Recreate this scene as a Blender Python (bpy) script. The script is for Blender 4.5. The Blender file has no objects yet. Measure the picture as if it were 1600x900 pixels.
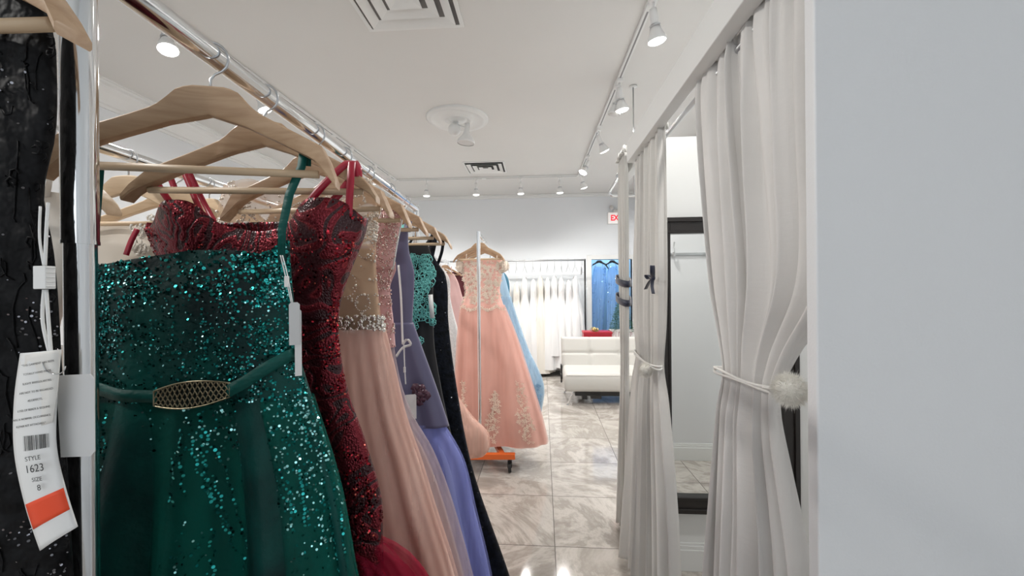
import bpy, math, random
from mathutils import Vector, Matrix, Euler
PI = math.pi
sin, cos = math.sin, math.cos
D = bpy.data
col = bpy.context.scene.collection
scn = bpy.context.scene

# ------------------------------------------------------------------ camera, light, exposure
CAM_H = 1.35
YAW = math.radians(3.64); ROLL = .0087
fwd = Vector((-sin(YAW), cos(YAW), 0)); r0 = Vector((cos(YAW), sin(YAW), 0)); u0 = Vector((0, 0, 1))
rgt = r0*cos(ROLL) - u0*sin(ROLL); upv = u0*cos(ROLL) + r0*sin(ROLL)
cd = D.cameras.new('camera'); cam = D.objects.new('camera', cd); col.objects.link(cam)
mw = Matrix.Identity(4)
for i in range(3):
    mw[i][0] = rgt[i]; mw[i][1] = upv[i]; mw[i][2] = -fwd[i]
mw[0][3], mw[1][3], mw[2][3] = 0, 0, CAM_H
cam.matrix_world = mw
cd.sensor_width = 36; cd.lens = 36*629/1600; cd.clip_start = .02; cd.clip_end = 60
scn.camera = cam
scn.view_settings.view_transform = 'Standard'; scn.view_settings.look = 'None'
scn.view_settings.exposure = 0.26; scn.view_settings.gamma = 1.0
scn.view_settings.use_curve_mapping = False

w = D.worlds.new('world'); scn.world = w; w.use_nodes = True
wb = w.node_tree.nodes['Background']
wb.inputs['Color'].default_value = (.86, .93, 1, 1); wb.inputs['Strength'].default_value = .9

def area(name, loc, rot, sx, sy, power, colr):
    l = D.lights.new(name, 'AREA'); l.shape = 'RECTANGLE'; l.size = sx; l.size_y = sy
    l.energy = power; l.color = colr
    o = D.objects.new(name, l); col.objects.link(o); o.location = loc; o.rotation_euler = rot
    return o
# area light added behind the camera, standing in for an unseen shop front
area('daylight', (-.8, -2.9, 1.5), (math.radians(90), 0, 0), 4.4, 2.3, 12, (.95, .98, 1))
area('recess_light', (1.2, 6.86, 2.28), (0, 0, 0), .5, .2, 9, (.85, .93, 1))  # added to brighten the recess, no lamp stands there
SPOT_W = 42

# ------------------------------------------------------------------ mesh builder
class MB:
    def __init__(s): s.v = []; s.f = []; s.m = []; s.uv = None
    def add(s, vs, fs, mi=0):
        b = len(s.v); s.v.extend([tuple(p) for p in vs])
        for f in fs: s.f.append(tuple(b+i for i in f)); s.m.append(mi)
    def box(s, x0, x1, y0, y1, z0, z1, mi=0, T=None):
        vs = [Vector((x, y, z)) for x in (x0, x1) for y in (y0, y1) for z in (z0, z1)]
        if T: vs = [T @ p for p in vs]
        s.add(vs, [(0,1,3,2),(4,6,7,5),(0,4,5,1),(2,3,7,6),(0,2,6,4),(1,5,7,3)], mi)
    def tube(s, pts, r, n=10, cap=True, mi=0, closed=False, flat=1.0):
        pts = [Vector(p) for p in pts]; N = len(pts)
        rs = r if isinstance(r, (list, tuple)) else [r]*N
        up = None; rings = []
        for i, p in enumerate(pts):
            if closed: t = pts[(i+1) % N]-pts[i-1]
            else: t = pts[min(i+1, N-1)]-pts[max(i-1, 0)]
            if t.length < 1e-9: t = Vector((0, 0, 1))
            t.normalize()
            if up is None:
                up = Vector((0, 0, 1)) if abs(t.z) < .9 else Vector((0, 1, 0))
            a = t.cross(up)
            if a.length < 1e-6: a = t.cross(Vector((1, .1, 0)))
            a.normalize(); b = a.cross(t).normalized(); up = b
            rings.append([p+(a*cos(2*PI*k/n)+b*sin(2*PI*k/n)*flat)*rs[i] for k in range(n)])
        vs = [q for rg in rings for q in rg]; fs = []
        M = N if closed else N-1
        for i in range(M):
            j = (i+1) % N
            for k in range(n):
                k2 = (k+1) % n
                fs.append((i*n+k, i*n+k2, j*n+k2, j*n+k))
        if cap and not closed:
            fs.append(tuple(range(n-1, -1, -1))); fs.append(tuple((N-1)*n+k for k in range(n)))
        s.add(vs, fs, mi)
    def cyl(s, p0, p1, r, n=20, mi=0): s.tube([p0, p1], r, n, True, mi)
    def lathe(s, prof, n=32, T=None, mi=0, cap0=False, cap1=False):
        vs = []
        for (r, z) in prof:
            for k in range(n):
                a = 2*PI*k/n; p = Vector((r*cos(a), r*sin(a), z)); vs.append(T @ p if T else p)
        fs = []
        for i in range(len(prof)-1):
            for k in range(n):
                k2 = (k+1) % n; fs.append((i*n+k, i*n+k2, (i+1)*n+k2, (i+1)*n+k))
        if cap0: fs.append(tuple(range(n-1, -1, -1)))
        if cap1: fs.append(tuple((len(prof)-1)*n+k for k in range(n)))
        s.add(vs, fs, mi)
    def sphere(s, c, r, n=10, m=6, mi=0, sc=(1, 1, 1)):
        c = Vector(c); vs = [c+Vector((0, 0, r*sc[2]))]; fs = []
        for i in range(1, m):
            ph = PI*i/m
            for k in range(n):
                a = 2*PI*k/n
                vs.append(c+Vector((r*sin(ph)*cos(a)*sc[0], r*sin(ph)*sin(a)*sc[1], r*cos(ph)*sc[2])))
        vs.append(c-Vector((0, 0, r*sc[2])))
        for k in range(n):
            k2 = (k+1) % n
            fs.append((0, 1+k, 1+k2)); fs.append((len(vs)-1, 1+(m-2)*n+k2, 1+(m-2)*n+k))
        for i in range(m-2):
            for k in range(n):
                k2 = (k+1) % n; fs.append((1+i*n+k, 1+(i+1)*n+k, 1+(i+1)*n+k2, 1+i*n+k2))
        s.add(vs, fs, mi)
    def grid(s, fn, nu, nv, closed=False, mi=0):
        vs = [fn(i/nu, j/nv) for j in range(nv+1) for i in range(nu if closed else nu+1)]
        W = nu if closed else nu+1; fs = []
        for j in range(nv):
            for i in range(nu):
                i2 = (i+1) % W if closed else i+1
                fs.append((j*W+i, j*W+i2, (j+1)*W+i2, (j+1)*W+i))
        s.add(vs, fs, mi)
    def prism(s, outline, y0, y1, T=None, mi=0):      # outline in x,z, extruded along y
        n = len(outline)
        vs = [Vector((x, y0, z)) for x, z in outline]+[Vector((x, y1, z)) for x, z in outline]
        if T: vs = [T @ p for p in vs]
        fs = [tuple(range(n)), tuple(range(2*n-1, n-1, -1))]+[(i, i+n, (i+1) % n+n, (i+1) % n) for i in range(n)]
        s.add(vs, fs, mi)
    def ribbon(s, pts, wd, side=(1, 0, 0), th=.0012, mi=0):
        pts = [Vector(p) for p in pts]; N = len(pts); sd = Vector(side)
        vs = []
        for i, p in enumerate(pts):
            t = pts[min(i+1, N-1)]-pts[max(i-1, 0)]; t.normalize()
            a = (sd-t*sd.dot(t))
            if a.length < 1e-5: a = Vector((0, 1, 0)).cross(t)
            a.normalize(); b = t.cross(a)
            ww = wd[i] if isinstance(wd, (list, tuple)) else wd
            vs += [p-a*ww/2-b*th/2, p+a*ww/2-b*th/2, p+a*ww/2+b*th/2, p-a*ww/2+b*th/2]
        fs = [(0, 1, 2, 3), tuple(4*(N-1)+k for k in (3, 2, 1, 0))]
        for i in range(N-1):
            for k in range(4):
                k2 = (k+1) % 4; fs.append((4*i+k, 4*(i+1)+k, 4*(i+1)+k2, 4*i+k2))
        s.add(vs, fs, mi)
    def build(s, name, mats, parent=None, smooth=True, bevel=0, solid=0, auto=False):
        me = D.meshes.new(name); me.from_pydata(s.v, [], s.f)
        if not isinstance(mats, (list, tuple)): mats = [mats]
        for m in mats: me.materials.append(m)
        me.polygons.foreach_set('material_index', s.m)
        me.polygons.foreach_set('use_smooth', [smooth]*len(s.f))
        me.update()
        if auto:
            me.set_sharp_from_angle(angle=math.radians(35))
        o = D.objects.new(name, me); col.objects.link(o)
        if parent: o.parent = parent
        if bevel:
            b = o.modifiers.new('bevel', 'BEVEL'); b.width = bevel; b.segments = 3; b.limit_method = 'ANGLE'
        if solid:
            b = o.modifiers.new('solid', 'SOLIDIFY'); b.thickness = solid; b.offset = 0
        return o

def tag(o, label=None, cat=None, group=None, kind=None):
    if label: o['label'] = label
    if cat: o['category'] = cat
    if group: o['group'] = group
    if kind: o['kind'] = kind
    return o
def empty(name, loc=(0, 0, 0), rz=0, label=None, cat=None, group=None):
    o = D.objects.new(name, None); col.objects.link(o); o.location = loc; o.rotation_euler = (0, 0, rz)
    o.empty_display_size = .05
    return tag(o, label, cat, group)
def lerp(a, b, t): return a+(b-a)*t
def curvept(pts, n):     # Catmull-Rom through pts
    P = [Vector(p) for p in pts]; out = []
    for i in range(len(P)-1):
        p0 = P[max(i-1, 0)]; p1 = P[i]; p2 = P[i+1]; p3 = P[min(i+2, len(P)-1)]
        for k in range(n):
            t = k/n
            out.append(.5*((2*p1)+(p2-p0)*t+(2*p0-5*p1+4*p2-p3)*t*t+(3*p1-p0-3*p2+p3)*t**3))
    out.append(P[-1]); return out

# ------------------------------------------------------------------ materials
def mat(name, color=(.8, .8, .8), rough=.5, metal=0, spec=None, sheen=0, alpha=None, emit=None, es=0, trans=0, coat=0):
    m = D.materials.new(name); m.use_nodes = True
    b = m.node_tree.nodes['Principled BSDF']
    b.inputs['Base Color'].default_value = (*color, 1); b.inputs['Roughness'].default_value = rough
    b.inputs['Metallic'].default_value = metal
    if spec is not None: b.inputs['Specular IOR Level'].default_value = spec
    if sheen: b.inputs['Sheen Weight'].default_value = sheen
    if coat: b.inputs['Coat Weight'].default_value = coat
    if emit: b.inputs['Emission Color'].default_value = (*emit, 1); b.inputs['Emission Strength'].default_value = es
    if trans: b.inputs['Transmission Weight'].default_value = trans
    if alpha is not None: b.inputs['Alpha'].default_value = alpha
    return m
def nodes(m): return m.node_tree.nodes, m.node_tree.links, m.node_tree.nodes['Principled BSDF']
def nn(m, t, **kw):
    n = m.node_tree.nodes.new(t)
    for k, v in kw.items():
        if k in n.inputs: n.inputs[k].default_value = v
        else: setattr(n, k, v)
    return n
def ramp(m, src, stops):
    r = nn(m, 'ShaderNodeValToRGB'); m.node_tree.links.new(src, r.inputs[0])
    while len(r.color_ramp.elements) < len(stops): r.color_ramp.elements.new(.5)
    for e, (p, c) in zip(r.color_ramp.elements, stops): e.position = p; e.color = (*c, 1)
    return r
def objco(m, scale=(1, 1, 1)):
    tc = nn(m, 'ShaderNodeTexCoord'); mp = nn(m, 'ShaderNodeMapping')
    mp.inputs['Scale'].default_value = scale
    m.node_tree.links.new(tc.outputs['Object'], mp.inputs[0]); return mp.outputs[0]
def noise_color(m, c1, c2, scale=8, sc=(1, 1, 1), detail=4, lo=.35, hi=.65, bump=0, dist=0):
    N, L, b = nodes(m); co = objco(m, sc)
    t = nn(m, 'ShaderNodeTexNoise', Scale=scale, Detail=detail, Distortion=dist); L.new(co, t.inputs['Vector'])
    r = ramp(m, t.outputs['Fac'], [(lo, c1), (hi, c2)]); L.new(r.outputs[0], b.inputs['Base Color'])
    if bump:
        bp = nn(m, 'ShaderNodeBump', Strength=bump, Distance=.004); L.new(t.outputs['Fac'], bp.inputs['Height']); L.new(bp.outputs[0], b.inputs['Normal'])
    return m
def add_bump(m, scale=200, strength=.2, dist=.001, sc=(1, 1, 1), kind='ShaderNodeTexNoise'):
    N, L, b = nodes(m); co = objco(m, sc)
    t = nn(m, kind, Scale=scale); L.new(co, t.inputs['Vector'])
    bp = nn(m, 'ShaderNodeBump', Strength=strength, Distance=dist)
    L.new(t.outputs[0], bp.inputs['Height'])
    L.new(bp.outputs[0], b.inputs['Normal']); return m
def tulle(name, color, dens=.5, rough=.6, sc=(22, 22, .5), streak=True, trans=.35, var=.12):
    m = mat(name, color, rough, spec=.2); N, L, b = nodes(m)
    out = N['Material Output']; tr = nn(m, 'ShaderNodeBsdfTransparent'); mx = nn(m, 'ShaderNodeMixShader')
    tl = nn(m, 'ShaderNodeBsdfTranslucent'); tl.inputs[0].default_value = (*color, 1)
    mt = nn(m, 'ShaderNodeMixShader'); mt.inputs[0].default_value = trans
    L.new(b.outputs[0], mt.inputs[1]); L.new(tl.outputs[0], mt.inputs[2])
    L.new(tr.outputs[0], mx.inputs[1]); L.new(mt.outputs[0], mx.inputs[2]); mx.inputs[0].default_value = dens
    L.new(mx.outputs[0], out.inputs[0])
    if streak:
        co = objco(m, sc); t = nn(m, 'ShaderNodeTexNoise', Scale=2, Detail=2); L.new(co, t.inputs['Vector'])
        mr = nn(m, 'ShaderNodeMapRange'); mr.inputs['From Min'].default_value = .3; mr.inputs['From Max'].default_value = .7
        mr.inputs['To Min'].default_value = max(0, dens-var); mr.inputs['To Max'].default_value = min(1, dens+var)
        L.new(t.outputs['Fac'], mr.inputs[0]); L.new(mr.outputs[0], mx.inputs[0])
    return m
def cloth(name, c1, c2=None, rough=.75, scale=6, sc=(1, 1, 1), weave=500, bump=.15, sheen=.15):
    m = mat(name, c1, rough, sheen=sheen)
    if c2: noise_color(m, c1, c2, scale, sc)
    add_bump(m, weave, bump, .0006); return m

M = {}
M['chrome'] = mat('chrome', (.78, .79, .8), .1, 1)
M['steel'] = mat('brushed_steel', (.55, .56, .57), .28, 1)
M['white_paint'] = mat('white_paint', (.80, .81, .80), .4)
M['white_plastic'] = mat('white_plastic', (.85, .85, .84), .35)
M['black_frame'] = mat('dark_wood_frame', (.018, .015, .014), .3)
M['mirror'] = mat('mirror_glass', (.93, .95, .94), .01, 1)
M['orange'] = mat('orange_enamel', (.82, .16, .03), .35)
M['rubber'] = mat('black_rubber', (.02, .02, .02), .6)
M['black_metal'] = mat('black_metal', (.03, .03, .03), .4, .5)
def wood(name, c1, c2, rough=.42):
    m = mat(name, c1, rough); N, L, b = nodes(m); co = objco(m, (2.2, 20, 26))
    t = nn(m, 'ShaderNodeTexNoise', Scale=3, Detail=6, Distortion=.5); L.new(co, t.inputs['Vector'])
    r = ramp(m, t.outputs['Fac'], [(.3, c1), (.7, c2)]); L.new(r.outputs[0], b.inputs['Base Color']); return m
M['wood'] = wood('varnished_maple', (.42, .265, .155), (.58, .40, .255))
M['dowel'] = wood('dowel_wood', (.62, .45, .29), (.74, .57, .39))

# walls and ceiling: faintly stippled paint
def paint(name, c, rough=.55, b=.12):
    m = mat(name, c, rough); N, L, bb = nodes(m)
    noise_color(m, tuple(x*.975 for x in c), c, 1.2, detail=3)
    return add_bump(m, 260, b, .0015)
M['wall'] = paint('wall_paint', (.82, .85, .875))
M['panel'] = paint('panel_paint', (.79, .80, .815), .42, .3)
M['ceiling'] = paint('ceiling_paint', (.735, .73, .71))
M['bluewall'] = paint('blue_recess_paint', (.30, .48, .62))  # blue lighting of the recess put into the wall colour
# floor: polished marble-look porcelain tile
m = mat('marble_tile', (.6, .58, .54), .08, spec=.6); N, L, b = nodes(m)
tc = nn(m, 'ShaderNodeTexCoord'); mp = nn(m, 'ShaderNodeMapping'); L.new(tc.outputs['Object'], mp.inputs[0])
mp.inputs['Location'].default_value = (-.053, -.07, 0); mp.inputs['Rotation'].default_value = (0, 0, .012)
br = nn(m, 'ShaderNodeTexBrick', offset=0.0, squash=1.0); L.new(mp.outputs[0], br.inputs['Vector'])
for k, v in (('Scale', 1.0), ('Mortar Size', .0024), ('Brick Width', .517), ('Row Height', .510), ('Mortar Smooth', .1), ('Bias', 0)): br.inputs[k].default_value = v
br.inputs['Color1'].default_value = (0, 0, 0, 1); br.inputs['Color2'].default_value = (1, 1, 1, 1); br.inputs['Mortar'].default_value = (.5, .5, .5, 1)
n1 = nn(m, 'ShaderNodeTexNoise', Scale=1.5, Detail=8, Distortion=1.3, Roughness=.68); n1.noise_dimensions = '4D'
L.new(mp.outputs[0], n1.inputs['Vector'])
wv = nn(m, 'ShaderNodeMath', operation='MULTIPLY'); L.new(br.outputs['Color'], wv.inputs[0]); wv.inputs[1].default_value = 7; L.new(wv.outputs[0], n1.inputs['W'])
rp = ramp(m, n1.outputs['Fac'], [(.28, (.25, .225, .20)), (.42, (.38, .345, .31)), (.5, (.60, .56, .515)), (.56, (.40, .365, .325)), (.66, (.55, .51, .47)), (.8, (.66, .62, .575))])
mix = nn(m, 'ShaderNodeMix', data_type='RGBA'); L.new(br.outputs['Fac'], mix.inputs[0]); L.new(rp.outputs[0], mix.inputs[6]); mix.inputs[7].default_value = (.16, .145, .13, 1)
L.new(mix.outputs[2], b.inputs['Base Color'])
M['floor'] = m

# ------------------------------------------------------------------ room shell
XL, XR, YF, YB, ZC = -3.2, 1.6, -3.0, 6.6, 2.87
def struct(name, mb, mats, **kw):
    o = mb.build(name, mats, smooth=kw.pop('smooth', False), **kw); o['kind'] = 'structure'; return o
b = MB(); b.box(XL-.1, XR+.1, YF-.1, YB+.9, -.1, 0); struct('floor', b, M['floor'])
b = MB(); b.box(XL-.1, XR+.1, YF-.1, YB+.9, ZC, ZC+.1); struct('ceiling', b, M['ceiling'])
b = MB(); b.box(XL-.1, XL, YF, YB, 0, ZC); struct('wall_left', b, M['wall'])
b = MB(); b.box(XR, XR+.1, YF, YB+.9, 0, ZC); struct('wall_right', b, M['wall'])
DX0, DX1, DZ = .875, 1.52, 1.80
b = MB(); b.box(XL, DX0, YB, YB+.1, 0, ZC); b.box(DX0, XR, YB, YB+.1, DZ, ZC); b.box(DX1, XR, YB, YB+.1, 0, DZ); struct('wall_back', b, M['wall'])
b = MB(); b.box(XL, XR, YF-.1, YF, 0, .35); b.box(XL, XR, YF-.1, YF, 2.65, ZC); b.box(XL, -3.0, YF-.1, YF, .35, 2.65); b.box(1.4, XR, YF-.1, YF, .35, 2.65); struct('wall_front', b, M['wall'])
b = MB()
for x in (-3.0, -1.55, -.05, 1.4): b.box(x-.03, x+.03, YF-.07, YF-.01, .35, 2.65)
b.box(-3, 1.4, YF-.07, YF-.01, .35, .41); b.box(-3, 1.4, YF-.07, YF-.01, 2.59, 2.65); struct('window_1', b, M['white_paint'])
# recess behind the back wall
b = MB(); b.box(DX0-.1, DX1+.1, YB+.8, YB+.85, 0, 2.3); b.box(DX0-.1, DX0-.05, YB+.1, YB+.8, 0, 2.3); b.box(DX1+.05, DX1+.1, YB+.1, YB+.8, 0, 2.3); b.box(DX0-.1, DX1+.1, YB+.1, YB+.85, 2.3, 2.35); struct('wall_recess', b, M['bluewall'])
b = MB()
b.box(DX0-.075, DX0, YB-.018, YB+.1, 0, DZ+.07); b.box(DX1, DX1+.075, YB-.018, YB+.1, 0, DZ+.07); b.box(DX0, DX1, YB-.018, YB+.1, DZ, DZ+.07)
struct('door_1', b, M['white_paint'], bevel=.004)
# crown moulding
def crown(name, p0, p1, inx, iny):
    prof = [(0, -.16), (.012, -.16), (.016, -.14), (.03, -.135), (.034, -.12), (.05, -.10), (.075, -.07), (.10, -.045), (.105, -.03), (.13, -.026), (.134, -.01), (.15, -.01), (.15, 0), (0, 0)]
    b = MB(); n = len(prof); vs = []
    for (px, py) in (p0, p1):
        for (d, z) in prof: vs.append((px+inx*d, py+iny*d, ZC+z))
    b.add(vs, [(i, (i+1) % n, (i+1) % n+n, i+n) for i in range(n)]+[tuple(range(n)), tuple(range(n, 2*n))])
    struct(name, b, M['white_paint'])
crown('trim_1', (XL, YF), (XL, YB), 1, 0)
b = MB(); b.box(XL+.15, XR, YB-.03, YB, ZC-.05, ZC); b.box(XL+.15, XR, YB-.055, YB, ZC-.018, ZC); struct('trim_2', b, M['white_paint'], bevel=.004)
def baseboard(name, x0, x1, y0, y1, ax, sg):
    b = MB()
    if ax == 'y':
        b.box(x0, x1, min(y0, y0+sg*.016), max(y0, y0+sg*.016), 0, .10); b.box(x0, x1, min(y0, y0+sg*.011), max(y0, y0+sg*.011), .10, .118); b.box(x0, x1, min(y0, y0+sg*.006), max(y0, y0+sg*.006), .118, .13)
    else:
        b.box(min(x0, x0+sg*.016), max(x0, x0+sg*.016), y0, y1, 0, .10); b.box(min(x0, x0+sg*.011), max(x0, x0+sg*.011), y0, y1, .10, .118); b.box(min(x0, x0+sg*.006), max(x0, x0+sg*.006), y0, y1, .118, .13)
    struct(name, b, M['white_paint'], bevel=.002)
baseboard('baseboard_left', XL, XL, YF, YB, 'x', 1)
baseboard('baseboard_back', XL, DX0-.075, YB, YB, 'y', -1)

# ------------------------------------------------------------------ fitting booths
BX = .455       # aisle face of the booths
BY0, BY1 = .65, 1.97
b = MB(); b.box(.446, XR, BY0+.025, BY0+.05, 0, 2.08); struct('wall_booth_near', b, M['panel'], bevel=.003)
b = MB(); b.box(.545, XR, BY1, BY1+.05, 0, 2.065); struct('wall_booth_middle', b, M['white_paint'])
b = MB(); b.box(.95, XR, 3.3, 3.35, 0, 2.065); struct('wall_booth_far', b, M['white_paint'])
baseboard('baseboard_booth_middle', .545, XR, BY1, BY1, 'y', -1)
baseboard('baseboard_booth_near', .46, XR, BY0+.05, BY0+.05, 'y', 1)
baseboard('baseboard_booth_side', XR, XR, BY0+.05, BY1, 'x', -1)
b = MB(); b.box(BX, BX+.045, BY0+.05, 2.065, 1.975, 2.08); struct('trim_3', b, M['white_paint'], bevel=.003)
b = MB(); b.box(BX+.045, BX+.06, BY0+.05, BY1, 2.02, 2.06); struct('trim_4', b, M['white_paint'], bevel=.002)
b = MB(); b.box(.50, .545, 2.066, 2.5, 1.975, 2.08); struct('trim_5', b, M['white_paint'], bevel=.003)
b = MB(); b.cyl((.518, BY0+.05, 1.955), (.518, BY1, 1.955), .009)
o = b.build('curtain_rod', M['steel']); tag(o, 'slim steel curtain rod under the white beam of the near booth', 'curtain rod')
b = MB(); b.cyl((.49, 2.07, 2.03), (.49, 2.5, 2.03), .008)
o = b.build('curtain_rod', M['steel']); tag(o, 'slim steel curtain rod of the farther booth behind the tied curtains', 'curtain rod')

# mirror
mr = empty('wall_mirror', (.875, BY1-.001, .98), 0, 'tall wall mirror in a wide black wooden frame inside the fitting booth', 'mirror')
W2, H2, fw = .325, .695, .075
b = MB()
for (x0, x1, z0, z1) in ((-W2, -W2+fw, -H2, H2), (W2-fw, W2, -H2, H2), (-W2+fw, W2-fw, H2-fw, H2), (-W2+fw, W2-fw, -H2, -H2+fw)):
    b.box(x0, x1, -.03, 0, z0, z1)
for (x0, x1, z0, z1) in ((-W2, -W2+.022, -H2, H2), (W2-.022, W2, -H2, H2), (-W2, W2, H2-.022, H2), (-W2, W2, -H2, -H2+.022)):
    b.box(x0, x1, -.04, -.028, z0, z1)
for (x0, x1, z0, z1) in ((-W2+fw-.012, -W2+fw, -H2+fw, H2-fw), (W2-fw, W2-fw+.012, -H2+fw, H2-fw), (-W2+fw-.012, W2-fw+.012, H2-fw, H2-fw+.012), (-W2+fw-.012, W2-fw+.012, -H2+fw-.012, -H2+fw)):
    b.box(x0, x1, -.036, -.028, z0, z1)
b.build('frame', M['black_frame'], mr, False, bevel=.003)
b = MB(); b.box(-W2+fw, W2-fw, -.012, -.006, -H2+fw, H2-fw); b.build('glass', M['mirror'], mr, False)
# hook rail on the back of the near partition (seen in the mirror)
hr = empty('hook_rail', (1.1, BY0+.05, 1.60), 0, 'grey rail with chrome coat hooks reflected in the black framed mirror', 'coat rack')
b = MB(); b.box(-.32, .32, 0, .014, -.008, .012); b.build('backplate', M['steel'], hr, False, bevel=.002)
for x in (-.05, .2):
    b = MB(); b.tube(curvept([(x, .012, .0), (x, .03, -.012), (x, .05, 0), (x, .055, .03), (x, .04, .06), (x, .05, .085)], 5), .0045, 8); b.sphere((x, .05, .088), .008); b.sphere((x, .035, .0), .014, sc=(1, .6, 1.3))
    b.build('hook', M['chrome'], hr)

# ------------------------------------------------------------------ curtains
def linen(name, c1, c2, sc=.3):
    m = mat(name, c1, .85, sheen=.2); N, L, b = nodes(m)
    noise_color(m, c1, c2, 5, (1, 1, 1), 4, .3, .7)
    co = objco(m, (1, 1, 1)); 
    t1 = nn(m, 'ShaderNodeTexWave', Scale=260, Distortion=1.5); t1.bands_direction = 'Z'; L.new(co, t1.inputs['Vector'])
    t2 = nn(m, 'ShaderNodeTexWave', Scale=260, Distortion=1.5); t2.bands_direction = 'Y'; L.new(co, t2.inputs['Vector'])
    t3 = nn(m, 'ShaderNodeTexNoise', Scale=16, Detail=3); co3 = objco(m, (1, 1, 2.2)); L.new(co3, t3.inputs['Vector'])
    ad = nn(m, 'ShaderNodeMath', operation='ADD'); L.new(t1.outputs['Fac'], ad.inputs[0]); L.new(t2.outputs['Fac'], ad.inputs[1])
    bp = nn(m, 'ShaderNodeBump', Strength=.22, Distance=.0006); L.new(ad.outputs[0], bp.inputs['Height'])
    bp2 = nn(m, 'ShaderNodeBump', Strength=.35, Distance=.006); L.new(t3.outputs['Fac'], bp2.inputs['Height']); L.new(bp.outputs[0], bp2.inputs['Normal']); L.new(bp2.outputs[0], b.inputs['Normal'])
    tl = nn(m, 'ShaderNodeBsdfTranslucent'); tl.inputs[0].default_value = (*c1, 1)
    mx = nn(m, 'ShaderNodeMixShader'); mx.inputs[0].default_value = sc
    L.new(b.outputs[0], mx.inputs[1]); L.new(tl.outputs[0], mx.inputs[2]); L.new(mx.outputs[0], N['Material Output'].inputs[0])
    return m
M['linen'] = linen('white_linen', (.90, .885, .87), (.84, .825, .805), .25)
M['linen_sheer'] = linen('thin_white_linen', (.86, .85, .82), (.82, .80, .77), .35)
M['cord'] = add_bump(mat('cord_cotton', (.80, .79, .76), .8), 900, .4, .0006)

def interp(rows, z):
    # rows sorted by descending z, tuple values, smooth monotone-ish interpolation
    if z >= rows[0][0]: return rows[0][1:]
    if z <= rows[-1][0]: return rows[-1][1:]
    for i in range(len(rows)-1):
        a, c = rows[i], rows[i+1]
        if a[0] >= z >= c[0]:
            t = (a[0]-z)/(a[0]-c[0]); h = c[0]-a[0]
            out = []
            p = rows[i-1] if i > 0 else None; q = rows[i+2] if i+2 < len(rows) else None
            for k in range(1, len(a)):
                s = (c[k]-a[k])/h
                m0 = s if p is None else .5*(s+(a[k]-p[k])/(a[0]-p[0]))
                m1 = s if q is None else .5*(s+(q[k]-c[k])/(q[0]-c[0]))
                if p is not None and ((a[k]-p[k])*(c[k]-a[k]) <= 0): m0 = 0
                if q is not None and ((q[k]-c[k])*(c[k]-a[k]) <= 0): m1 = 0
                t2, t3 = t*t, t*t*t
                out.append((2*t3-3*t2+1)*a[k]+(t3-2*t2+t)*h*m0+(-2*t3+3*t2)*c[k]+(t3-t2)*h*m1)
            return out
def curtain(label, X, rows, npl, seed, tie=None, mat_='linen', group='white fitting booth curtains', hem=True):
    """rows: (z, y0, y1, x offset at y0, x offset at y1, pleat depth)"""
    rnd = random.Random(seed)
    root = empty('curtain', (X, rows[-1][1]*.5+rows[-1][2]*.5, 0), 0, label, 'curtain', group)
    oy = root.location.y
    ph = [rnd.uniform(0, 6.28) for _ in range(8)]
    ztop, zbot = rows[0][0], rows[-1][0]
    def S(u, v):
        z = lerp(ztop, zbot, v)
        y0, y1, x0, x1, am = interp(rows, z)
        w_ = u+.02*sin(2*PI*u*3+ph[0])+.012*sin(2*PI*u*7+ph[1]+z*1.5)
        y = lerp(y0, y1, min(1, max(0, w_)))
        a = 2*PI*npl*u
        f = sin(a+ph[2]+.9*sin(z*1.3+ph[3]+u*4))*.6+.3*sin(a*.53+ph[4]+z*1.1)+.22*sin(a*1.7+ph[5]+1.2*sin(z*2+ph[6]))
        f = math.copysign(abs(f)**.75, f)
        small = max(0, 1-(ztop-z)/.22)
        f += small*.35*sin(a*2.3+ph[7])
        x = lerp(x0, x1, u)-f*am
        y += am*.5*cos(a+ph[2])*.5
        zz = z+(.006*sin(a*1.1+ph[1]) if v > .999 else 0)
        return (x, y-oy, zz)
    b = MB(); b.grid(S, npl*16, 90); b.build('drape', M[mat_], root, solid=.0022)
    # gathered heading
    def Hd(u, v):
        x, y, z = S(u, 0); a = u*npl*2*PI
        zz = ztop+.028*sin(PI*v)*(1+.35*sin(a*2.1)+.2*sin(a*3.7+1))-.035*(v > .5)*(v-.5)
        return (x+.014*(v-.5)*2+.004*sin(a*3.1), y, zz)
    b = MB(); b.grid(Hd, npl*16, 6); b.build('heading', M[mat_], root, solid=.0015)
    # hem tape down the leading edge
    if hem:
        def He(u, v):
            x, y, z = S(lerp(.0, .055, u), v); return (x-.0035, y, z)
        b = MB(); b.grid(He, 5, 80); b.build('edge_hem', M[mat_], root, solid=.0015)
    return root, S, oy
# near booth, right-hand curtain
rows = [(1.985, .70, 1.29, 0, -.01, .012), (1.93, .70, 1.30, 0, -.01, .018), (1.6, .70, 1.275, .0, .0, .026), (1.35, .72, 1.235, .0, .005, .026), (1.2, .84, 1.19, -.005, .01, .019),
        (1.115, .88, 1.17, -.01, .01, .014), (1.0, .84, 1.20, -.02, .01, .022), (.8, .78, 1.21, -.02, 0, .03), (.45, .74, 1.24, -.03, -.01, .034), (.03, .72, 1.27, -.04, -.02, .038)]
c2, S2, oy2 = curtain('nearest white linen curtain, tied back with a cord and large fluffy pom-pom', .512, rows, 9, 5)
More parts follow.
